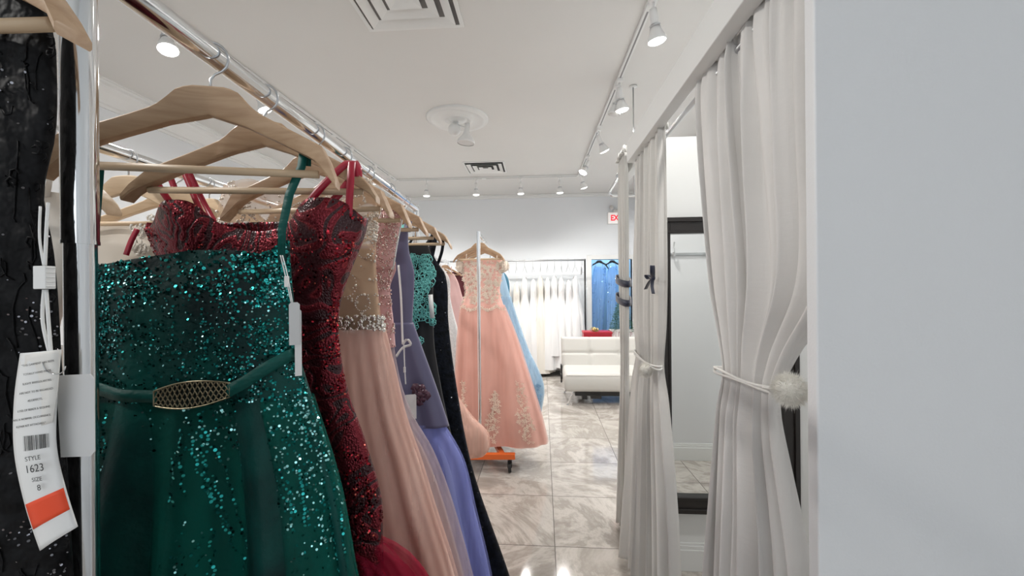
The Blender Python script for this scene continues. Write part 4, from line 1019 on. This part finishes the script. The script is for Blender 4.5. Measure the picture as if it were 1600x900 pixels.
# ---- garments on the rack behind
M['cream'] = cloth('cream_satin', (.70, .64, .56), (.78, .73, .66), .6, 4)
M['cream_tulle'] = tulle('cream_tulle', (.80, .76, .70), .5)
M['ivory'] = cloth('ivory_lace', (.72, .68, .62), (.84, .81, .76), .8, 60, bump=.5)
def rbx(y): return -1.03-.04*(y-.3)
def simple_gown(label, x, y, rz, rows, mt, freq=7, seed=1, edge=None, over=None, group=None, straps=None, vbod=None, bod=None, strapw=.01, name='evening_gown', nt=110, nv=50):
    g = Garment(name, label, 'gown', x, y, rz, group, seed); S = g.surf(rows, freq, edge)
    if vbod: g.shell(S, 'bodice', bod or mt, nt=nt, nv=20, v1=vbod); g.shell(S, 'skirt', mt, nt=nt, nv=nv, v0=vbod)
    else: g.shell(S, 'dress_body', mt, nt=nt, nv=nv)
    if over: g.shell(g.surf([(z, a-.008, c+.008, d+.008, f*1.3) for z, a, c, d, f in rows[2:]], freq+2), 'overskirt', over, nt=nt, nv=nv)
    if straps:
        for sx, zt in straps:
            b = MB(); b.ribbon([(sx, -.012, rows[0][0]-.01), (sx*.98, -.004, (rows[0][0]+zt)/2), (sx*.96, .0, zt)], strapw, (1, 0, 0), .0015); b.build('strap', bod or mt, g.root)
    return g, S
RG = 'pale gowns on the rack behind'
gw = lambda top, w: [(top, -w*.85, w*.85, .02, .001), (top-.1, -w, w, .03, .002), (top-.28, -w*.8, w*.8, .035, .003), (top-.6, -w*1.25, w*1.25, .045, .012), (.07, -w*1.9, w*1.9, .055, .02)]
simple_gown('cream tulle gown seen left of the chrome post', rbx(.66), .66, .1, gw(1.53, .21), M['cream'], seed=81, over=M['cream_tulle'], group=RG, straps=((-.17, 1.57), (.17, 1.57)))
g, S = simple_gown('cream gown with fabric rosettes on the shoulder, under the nearest hanger bar', rbx(.98)+.01, 1.0, .05, [(1.53, -.17, .165, .018, .002), (1.45, -.2, .2, .028, .004), (1.25, -.18, .18, .034, .004), (.9, -.26, .26, .045, .012), (.07, -.4, .4, .055, .02)], M['cream'], seed=82, over=M['cream_tulle'], group=RG, edge=lambda x, sn: .03*math.exp(-((x-.13)/.05)**2))
rr_ = random.Random(4); b = MB()
for k in range(26):
    c = onfront(S, rr_.uniform(.02, .17), rr_.uniform(1.42, 1.525), [(1.53,), (.07,)], .012)+Vector((0, 0, .025)); R = rr_.uniform(.010, .016)
    for j in range(9):
        a = j*2.399; r = R*(.35+.07*j)
        p0 = c+Vector((r*cos(a), -.012+.0012*j, r*sin(a)))
        e1 = Vector((-sin(a), .2, cos(a)))*R*.55; e2 = Vector((cos(a), -.5, sin(a)))*R*.4
        b.add([p0-e1, p0-e1*.5+e2, p0+e1*.5+e2, p0+e1], [(0, 1, 2, 3)])
b.build('rosettes', mat('ivory_organza', (.80, .77, .72), .6), g.root, solid=.001)['label'] = 'ruffled ivory rosettes'
simple_gown('ivory lace gown behind the rosette gown', rbx(1.25)+.02, 1.27, -.1, gw(1.52, .2), M['ivory'], seed=83, group=RG, straps=((-.16, 1.57), (.16, 1.57)))
simple_gown('champagne gown on the rear rack behind the dark red gown', rbx(1.62), 1.64, 0, gw(1.50, .2), cloth('champagne_satin', (.62, .50, .38), None, .5), seed=84, group=RG, straps=((-.16, 1.57), (.16, 1.57)))
simple_gown('full blush ball gown whose peach tulle hem shows beyond the black lace gown', rbx(2.25)+.02, 2.30, 0, [(1.50, -.15, .15, .02, .001), (1.4, -.2, .18, .03, .002), (1.2, -.18, .2, .04, .003), (.8, -.35, .56, .07, .01), (.62, -.45, .69, .08, .012), (.49, -.5, .795, .09, .014), (.42, -.5, .79, .09, .016), (.385, -.5, .76, .08, .016)], M['blush'], seed=85, over=M['blush_tulle'], group=RG, straps=((-.13, 1.57), (.13, 1.57)), nt=180)

# ---- peach gown (middle of the room) and its neighbours
M['peach'] = cloth('peach_satin', (.82, .47, .40), (.85, .51, .44), .6, 3, (7, 7, .3), sheen=.2)
M['peach_tulle'] = tulle('peach_tulle', (.90, .62, .54), .45, sc=(6, 6, .3), var=.12)
M['applique'] = mat('ivory_applique', (.86, .75, .64), .6)
PG = 'gowns on the orange-based rack'
px, py = -.44, 3.10
g = Garment('ball_gown', 'peach off-shoulder ball gown with ivory lace bodice and floral appliques behind the chrome post', 'gown', px, py, -.05, PG, 91)
rowsQ = [(1.565, -.14, .17, .03, .001), (1.45, -.138, .165, .04, .002), (1.33, -.115, .15, .045, .002), (1.22, -.15, .175, .055, .008), (1.0, -.175, .26, .075, .016), (.607, -.2, .385, .10, .022), (.365, -.225, .455, .115, .026), (.17, -.235, .50, .12, .028)]
SQ = g.surf(rowsQ, 6); vb = (1.565-1.25)/(1.565-.17)
g.shell(SQ, 'bodice', M['peach'], v1=vb, nv=30); g.shell(SQ, 'skirt', M['peach'], v0=vb, nt=220, nv=70)
SQo = g.surf([(z, a-.01, c+.01, d+.012, f*1.15) for z, a, c, d, f in rowsQ[3:]], 6); g.shell(SQo, 'overskirt', M['peach_tulle'], nt=220, nv=60, label='sheer peach tulle over the skirt')
def leafs(b, c, n, R, seed, spread=1.0, asp=.42):
    r_ = random.Random(seed)
    for j in range(n):
        a = 2*PI*j/n+r_.uniform(-.3, .3); L_ = R*r_.uniform(.7, 1.2); d = Vector((cos(a), 0, sin(a))); s_ = Vector((-sin(a), 0, cos(a)))*L_*asp*.5
        p = [c+Vector((0, -.001*j, 0)), c+d*L_*.5+s_-Vector((0, .003, 0)), c+d*L_, c+d*L_*.5-s_-Vector((0, .003, 0))]
        b.add(p, [(0, 1, 2, 3)])
b = MB(); r_ = random.Random(8)
for k in range(330):
    x = r_.uniform(-.14, .17); z = 1.235+.32*r_.random()
    if z < 1.28 and abs(sin(x*40)) < .35: continue
    leafs(b, onfront(SQ, x, z, rowsQ, .006), r_.choice((4, 5, 6)), r_.uniform(.012, .02), k)
for k in range(22):
    x = -.15+.33*k/21; leafs(b, onfront(SQ, x, 1.215-.03*abs(sin(x*24)), rowsQ, .012), 6, .018, k+500)
b.build('lace_bodice', M['applique'], g.root, False)['label'] = 'ivory lace over the bodice'
def sprig(S, rws, x0, z0, x1, z1, n, wid, seed, b):
    r_ = random.Random(seed)
    for k in range(n):
        u = k/(n-1); x = lerp(x0, x1, u)+r_.uniform(-wid, wid)*(.35+.65*(1-abs(u-.35))); z = lerp(z0, z1, u)+r_.uniform(-.01, .01)
        leafs(b, onfront(S, x, z, rws, .014), r_.choice((3, 4, 5)), r_.uniform(.012, .021), seed*99+k)
rQo = rowsQ[3:]
for i, (x0, z0, x1, z1, n, wd) in enumerate(((-.10, .20, -.13, .64, 44, .028), (.08, .20, .13, .56, 60, .05), (.10, .3, .12, .58, 40, .02), (.34, .30, .31, .64, 55, .045), (.38, .22, .36, .42, 34, .05))):
    b = MB(); sprig(SQo, rQo, x0, z0, x1, z1, n, wd, i+3, b); b.build('floral_applique', M['applique'], g.root, False)
for sg, x0 in ((-1, -.155), (1, .185)):
    def SL(u, v, sg=sg, x0=x0):
        a = 2*PI*u; return Vector((x0+sg*.025*cos(a)+sg*.01*v, .035*sin(a), 1.555-.075*v+.015*cos(a)*v))
    b = MB(); b.grid(SL, 24, 8, closed=True)
    for k in range(26): leafs(b, SL(r_.random(), r_.random())+Vector((0, -.006, 0)), 5, .016, k+700+sg)
    b.build('sleeve', M['applique'], g.root, solid=.001)
for x in (-.11, .13):
    b = MB(); b.ribbon([(x, -.02, 1.55), (x, -.01, 1.59), (x, .0, 1.62)], .006, (1, 0, 0), .001); b.build('hanging_loop', M['applique'], g.root)
M['sky'] = cloth('sky_blue_satin', (.36, .57, .76), (.46, .66, .83), .5, 3, (7, 7, .3))
M['sky_tulle'] = tulle('sky_blue_tulle', (.56, .73, .86), .45)
g, S = simple_gown('pale blue tulle gown directly behind the peach gown', -.45, 3.38, -.05, [(1.50, -.14, .16, .03, .001), (1.40, -.14, .19, .035, .002), (1.28, -.13, .22, .04, .003), (1.1, -.16, .275, .05, .01), (.863, -.18, .355, .075, .014), (.5, -.2, .49, .09, .02), (.30, -.2, .46, .09, .025)], M['sky'], seed=92, over=M['sky_tulle'], group=PG, straps=((-.13, 1.6), (.13, 1.6)), nt=160)
b = MB(); r_ = random.Random(3)
for k in range(120): leafs(b, onfront(S, r_.uniform(.30, .47), r_.uniform(.38, .56), [(1.50,), (.30,)], .02), 4, r_.uniform(.012, .022), k+900)
b.build('floral_applique', mat('blue_applique', (.30, .52, .72), .6), g.root, False)
simple_gown('teal blue bodice of a gown behind the pale blue one', -.46, 3.56, -.2, [(1.52, -.12, .14, .02, .001), (1.45, -.15, .20, .025, .002), (1.25, -.13, .22, .03, .003), (.9, -.16, .24, .04, .01), (.2, -.2, .3, .05, .015)], cloth('teal_satin', (.06, .22, .33), None, .5), seed=93, group=PG, straps=((-.13, 1.6), (.13, 1.6)))

# ---- far left rack
FG = 'gowns on the far left rack'
M['whitelace'] = cloth('white_lace', (.74, .70, .68), (.88, .85, .83), .8, 70, bump=.6)
simple_gown('white lace gown on the far left rack, beside the black lace gown', -1.10, 4.02, 0, [(1.56, -.16, .15, .03, .002), (1.45, -.2, .21, .04, .003), (1.25, -.16, .22, .045, .003), (.9, -.25, .3, .07, .015), (.1, -.4, .45, .1, .03)], M['whitelace'], seed=95, group=FG, straps=((-.13, 1.6), (.13, 1.6)))
simple_gown('dusty pink gown on the far left rack, its edge left of the peach gown', -1.10, 4.52, 0, [(1.52, -.14, .15, .03, .002), (1.42, -.18, .2, .04, .003), (1.25, -.16, .25, .045, .003), (.9, -.25, .4, .07, .015), (.1, -.4, .6, .1, .03)], cloth('dusty_pink', (.78, .50, .48), None), seed=96, group=FG, straps=((-.13, 1.6), (.13, 1.6)))
g, S = simple_gown('dark burgundy sequinned gown on the far left rack', -1.06, 5.07, 0, [(1.56, -.16, .17, .03, .002), (1.45, -.2, .20, .04, .003), (1.25, -.16, .18, .045, .003), (.9, -.2, .22, .05, .01), (.1, -.3, .3, .07, .02)], cloth('burgundy', (.10, .012, .02), None, .5), seed=97, group=FG, straps=((-.13, 1.6), (.13, 1.6)))
g.sequins(g.scatter(S, 500, lambda p, t, v: 1 if hashn(p.x*25, p.z*25, 4) > .5 else .1), .005, M['seq_darkred'])

# ---- white gowns on the wall rail
wl = [(-1.45, 'white'), (-1.25, 'white'), (-1.05, 'ivory'), (-.85, 'white'), (-.62, 'ivory'), (-.47, 'white'), (-.33, 'ivory'), (-.20, 'white'), (-.07, 'white'), (.045, 'ivory'), (.155, 'white'), (.265, 'white'), (.37, 'white'), (.475, 'white'), (.58, 'white')]
wd_ = ['farthest left white gown on the back wall rail', 'second white gown from the left end of the back wall rail', 'third white gown from the left end of the back wall rail', 'white gown on the back rail hidden behind the peach gown', 'ivory gown on the back rail just left of the peach gown hanger',
       'white gown on the back rail directly behind the blue gown', 'ivory lace gown at the left of the visible white row', 'white gown with a slim skirt beside the ivory lace one', 'white satin gown third from the left in the visible row', 'ivory gown in the middle left of the white row', 'white pleated gown in the middle of the white row',
       'white gown with a bare bow neckline and shorter hem, middle of the row', 'white gown with a long slim skirt right of the shorter one', 'sheer white gown, second from the right end of the rail', 'white gown with long train at the right end of the back wall rail']
M['white_satin'] = cloth('white_satin', (.80, .81, .81), (.86, .86, .86), .5, 3, (6, 6, .3))
M['ivory_satin'] = cloth('ivory_satin', (.78, .75, .68), (.84, .82, .76), .5, 3, (6, 6, .3))
for i, ((x, kd), lb) in enumerate(zip(wl, wd_)):
    rnd = random.Random(200+i)
    if i < 4 and i != 3: continue
    z0 = rnd.uniform(1.40, 1.56); zb = .32 if i == 11 else rnd.uniform(.05, .14); fl = rnd.uniform(.14, .20)
    rws = [(z0, -.12, .12, .03, .003), (z0-.10, -.17, .17, .05, .006), (z0-.28, -.14, .14, .055, .01), (z0-.62, -.18, .18, .115, .026), (zb, -.23, .23, fl, .026)]
    g, S = simple_gown(lb, x, 6.3, PI/2+rnd.uniform(-.12, .12), rws, M['ivory_satin' if kd == 'ivory' else 'white_satin'], freq=rnd.choice((5, 6, 7)), seed=300+i, group='white gowns on the back wall rail', straps=((-.10, 1.60), (.10, 1.60)), strapw=.003, nt=90, nv=30,
                      edge=lambda x, sn: .04*(abs(x)/.12)**2)
    if kd == 'ivory' or i % 3 == 0:
        b = MB()
        for k in range(60):
            t, v = rnd.random(), rnd.random()*.22; p = S(t, v, .006); leafs(b, p, 4, .016, k)
        b.build('lace_bodice', M['whitelace'], g.root, False)
    # thin hanger
    h = empty('wire_hanger', (x, 6.3, 1.72), PI/2+rnd.uniform(-.15, .15), 'thin hanger of the '+' '.join(lb.replace(' on the back wall rail', '').replace(' on the back rail', '').split()[:12]), 'hanger', 'thin hangers on the back wall rail')
    b = MB(); b.tube([(-.19, 0, -.13), (0, 0, -.03), (.19, 0, -.13)], .0025, 6); b.build('body', M['steel'], h)
    b = MB(); b.tube([(0, 0, -.03), (0, 0, .03), (.014, 0, .045), (.018, 0, .06), (.010, 0, .073), (-.004, 0, .0745), (-.016, 0, .062)], .0022, 6); b.build('hook', M['steel'], h)
# little bow-shaped strap poking out right of the rail
g = empty('cardboard_form', (.69, 6.3, 1.775), PI/2, 'grey plastic hanger at the right end of the back rail, turned outward', 'hanger')
b = MB(); b.tube(curvept([(-.17, 0, -.20), (-.1, 0, -.12), (-.02, 0, -.10), (.06, 0, -.14), (.12, .0, -.22)], 5), .012, 8, flat=.5); b.build('body', M['card_grey'], g)
b = MB(); b.tube([(0, 0, -.10), (0, 0, -.02), (.016, 0, -.004), (.016, 0, .008), (.0, 0, .018), (-.015, 0, .008)], .0025, 6); b.build('hook', M['steel'], g)

# ---- blue gowns in the recess
M['bluegown'] = tulle('bright_blue_tulle', (.38, .62, .92), .8); M['seq_blue'] = shiny('blue_sequins', (.5, .72, .95))
root = empty('recess_rail', (1.2, 6.95, 0), 0, 'dark clothes rail across the blue-lit recess', 'clothes rail')
b = MB(); b.cyl((-.37, 0, 1.86), (.37, 0, 1.86), .012); b.build('rail', M['black_metal'], root)
for i, (x, w0, dr) in enumerate(((1.05, .12, -.08), (1.27, .09, -.02))):
    g, S = simple_gown(['bright blue sequinned gown in the recess, on the left', 'bright blue tulle gown in the recess, on the right'][i], x, 6.95, .1, [(1.70, -w0*.7, w0, .03, .002), (1.5, -w0, w0, .035, .004), (1.1, -w0+dr*.6, w0*.8, .04, .01), (.5, -w0+dr, w0*.55+dr*.3, .05, .015), (.12, -w0*1.3+dr, w0*.7, .05, .02)], M['bluegown'], seed=400+i, group='blue gowns in the recess', straps=((-.06, 1.78), (.06, 1.78)), nt=80, nv=30)
    g.sequins(g.scatter(S, 260, lambda p, t, v: 1 if hashn(p.x*25, p.z*10, 4) > .45 else .05), .007, M['seq_blue'])
    hanger(['dark wooden hanger in the recess holding the left blue gown', 'dark wooden hanger in the recess holding the right blue gown'][i], x, 6.95, .15, 1.86, mt='black_frame', bar=False, L=.15, group='hangers in the recess')

# ------------------------------------------------------------------ sofa
M['leather'] = mat('white_leatherette', (.58, .565, .53), .42); add_bump(M['leather'], 60, .12, .002)
root = empty('sofa_bed', (.30, 4.62, 0), 0, 'white leatherette sofa bed with button-tufted back and chrome legs', 'sofa')
SW = 1.45
def cushion(x0, x1, fn_front, nx, nz, tufts, depth, name):
    pass
def pad(name, x0, x1, y0, y1, z0, z1, T, tx=(), tz=(), r=.03, amp=.012, label=None):
    """rounded, tufted slab"""
    b = MB(); nx, ny, nz = 60, 30, 8
    def f(u, v, face):
        x, y = lerp(x0, x1, u), lerp(y0, y1, v)
        ed = min((x-x0), (x1-x), (y-y0), (y1-y))
        rr = max(0, 1-ed/r); dz = r*.8*(1-math.sqrt(max(0, 1-rr*rr)))
        t = 0
        for c in tx: t += math.exp(-((x-c)/.012)**2)*.6
        for c in tz: t += math.exp(-((y-c)/.012)**2)*.8
        for c in tx:
            for d in tz: t += 1.0*math.exp(-(((x-c)**2+(y-d)**2)/.03**2))
        z = z1-dz-amp*min(1.6, t) if face else z0+dz
        return T @ Vector((x, y, z))
    b.grid(lambda u, v: f(u, v, 1), nx, ny); b.grid(lambda u, v: f(1-u, v, 0), nx, ny)
    W = nx+1; H_ = (ny+1)*W
    ring = [i for i in range(W)]+[j*W+nx for j in range(1, ny+1)]+[ny*W+i for i in range(nx-1, -1, -1)]+[j*W for j in range(ny-1, 0, -1)]
    def low(i): j, k = divmod(i, W); return H_+j*W+(nx-k)
    for a, c in zip(ring, ring[1:]+ring[:1]): b.f.append((a, low(a), low(c), c)); b.m.append(0)
    b.build(name, M['leather'], root, True)
    b2 = MB(); e = .004; pts = [T @ Vector((x, y, z1-r*.35)) for x, y in ((x0+e, y0+e), (x1-e, y0+e), (x1-e, y1-e), (x0+e, y1-e))]
    return pts
pad('seat', 0, SW, 0, .56, .155, .37, Matrix.Identity(4), tx=(.36, .72, 1.08), tz=(.30,), r=.045, amp=.004)
Tb = Matrix.Translation((0, .50, .33)) @ Matrix.Rotation(math.radians(76), 4, 'X')
pad('backrest', 0, SW, 0, .40, -.13, 0, Tb, tx=(.36, .72, 1.08), tz=(.20,), r=.035, amp=.022)
b = MB(); b.tube([Tb @ Vector(p) for p in ((.02, .385, -.02), (SW-.02, .385, -.02))], .006, 8); b.tube([(.02, .004, .345), (SW-.02, .004, .345)], .005, 8); b.build('piping', M['leather'], root)
b = MB(); b.box(.12, SW-.12, .06, .50, .10, .155); b.box(.2, .26, .06, .5, .06, .10); b.cyl((.15, .1, .11), (.15, .5, .11), .014); b.box(.3, .42, .05, .12, .07, .12); b.build('frame', M['black_metal'], root, False)
for x0, x1, y0, y1 in ((.10, .03, .08, .02), (.10, .03, .50, .56), (SW-.1, SW-.03, .08, .02), (SW-.1, SW-.03, .50, .56)):
    b = MB(); b.tube([(x0, y0, .155), (x0, y0, .14), (x1, y1, .008)], .009, 10); b.tube([(x1, y1, .014), (x1, y1, .0)], .012, 10); b.build('leg', M['chrome'], root)
b = MB(); b.lathe([(.002, -.012), (.045, -.010), (.05, 0), (.045, .012), (.002, .014)], 20, Matrix.Translation((-.012, .47, .24)) @ Matrix.Rotation(PI/2, 4, 'Y')); b.box(-.02, -.002, .45, .53, .16, .38); b.build('hinge', M['black_metal'], root, True, auto=True)
# console table behind the sofa with gift, plant box
root = empty('console_table', (1.08, 5.66, 0), 0, 'low white table behind the sofa carrying the red box and small tree', 'table')
b = MB(); b.box(-.50, .45, -.15, .15, .60, .63); b.build('tabletop', M['white_paint'], root, False, bevel=.003)
for sx in (-.46, .41):
    for sy in (-.11, .11):
        b = MB(); b.box(sx-.02, sx+.02, sy-.02, sy+.02, 0, .60); b.build('leg', M['white_paint'], root, False, bevel=.002)
M['giftred'] = mat('gift_red', (.45, .012, .03), .35); M['goldfoil'] = mat('gold_ribbon', (.80, .66, .30), .25, .8)
root = empty('gift_box', (.81, 5.63, .63), 0, 'flat red gift box topped with a curly gold bow behind the sofa', 'gift box')
b = MB(); b.box(-.19, .19, -.11, .11, 0, .085); b.build('box_body', M['giftred'], root, False, bevel=.004)
b = MB(); b.box(-.195, .195, -.115, .115, .085, .115); b.build('lid', M['giftred'], root, False, bevel=.004)
b = MB(); r_ = random.Random(5)
for k in range(22):
    a = k*2.4; e = r_.uniform(.1, 1.0); d = Vector((cos(a)*cos(e), sin(a)*cos(e), sin(e))); c = Vector((-.04, -.08, .125)); R = r_.uniform(.045, .07)
    sd = d.cross(Vector((0, 0, 1))).normalized()
    up_ = sd.cross(d)
    b.ribbon([c+d*R*.5*(1-cos(t))+up_*R*.28*sin(t) for t in [i*PI/5 for i in range(11)]], .016, sd, .001)
b.build('bow', M['goldfoil'], root)['label'] = 'gold ribbon bow'
root = empty('christmas_tree', (1.16, 5.68, .63), 0, 'small dark green tabletop tree in a white lettered planter behind the sofa', 'plant')
b = MB(); b.box(-.16, .16, -.06, .06, 0, .125); b.box(-.165, .165, -.065, .065, .118, .13); b.build('planter', mat('planter_white', (.74, .71, .70), .6), root, False, bevel=.003)
b = MB()
for k in range(7):      # block marks on the planter front
    x = -.135+k*.04
    b.box(x, x+.005, -.0615, -.0605, .03, .10); 
    if k % 2: b.box(x, x+.022, -.0615, -.0605, .03, .037)
    else: b.box(x, x+.022, -.0615, -.0605, .093, .10); b.box(x+.017, x+.022, -.0615, -.0605, .06, .10)
b.build('planter_marks', mat('planter_mark', (.30, .08, .10), .6), root, False)
b = MB(); b.tube([(0, 0, .12), (0, 0, .64)], [.012, .003], 8); b.build('trunk', mat('bark', (.08, .05, .03), .8), root)
b = MB(); r_ = random.Random(6)
for k in range(2600):
    h = r_.random()**1.3; z = .135+.52*h; R = .17*(1-h)+.008; a = r_.uniform(0, 6.28); rr = R*math.sqrt(r_.random()); c = Vector((rr*cos(a), rr*sin(a), z-.03*rr/R))
    d = Vector((cos(a), sin(a), r_.uniform(-.3, .5))).normalized(); s_ = d.orthogonal().normalized()*.0028; L_ = r_.uniform(.02, .035)
    b.add([c-s_, c+s_, c+d*L_], [(0, 1, 2)])
b.build('foliage', mat('pine_green', (.015, .075, .035), .6), root, False)
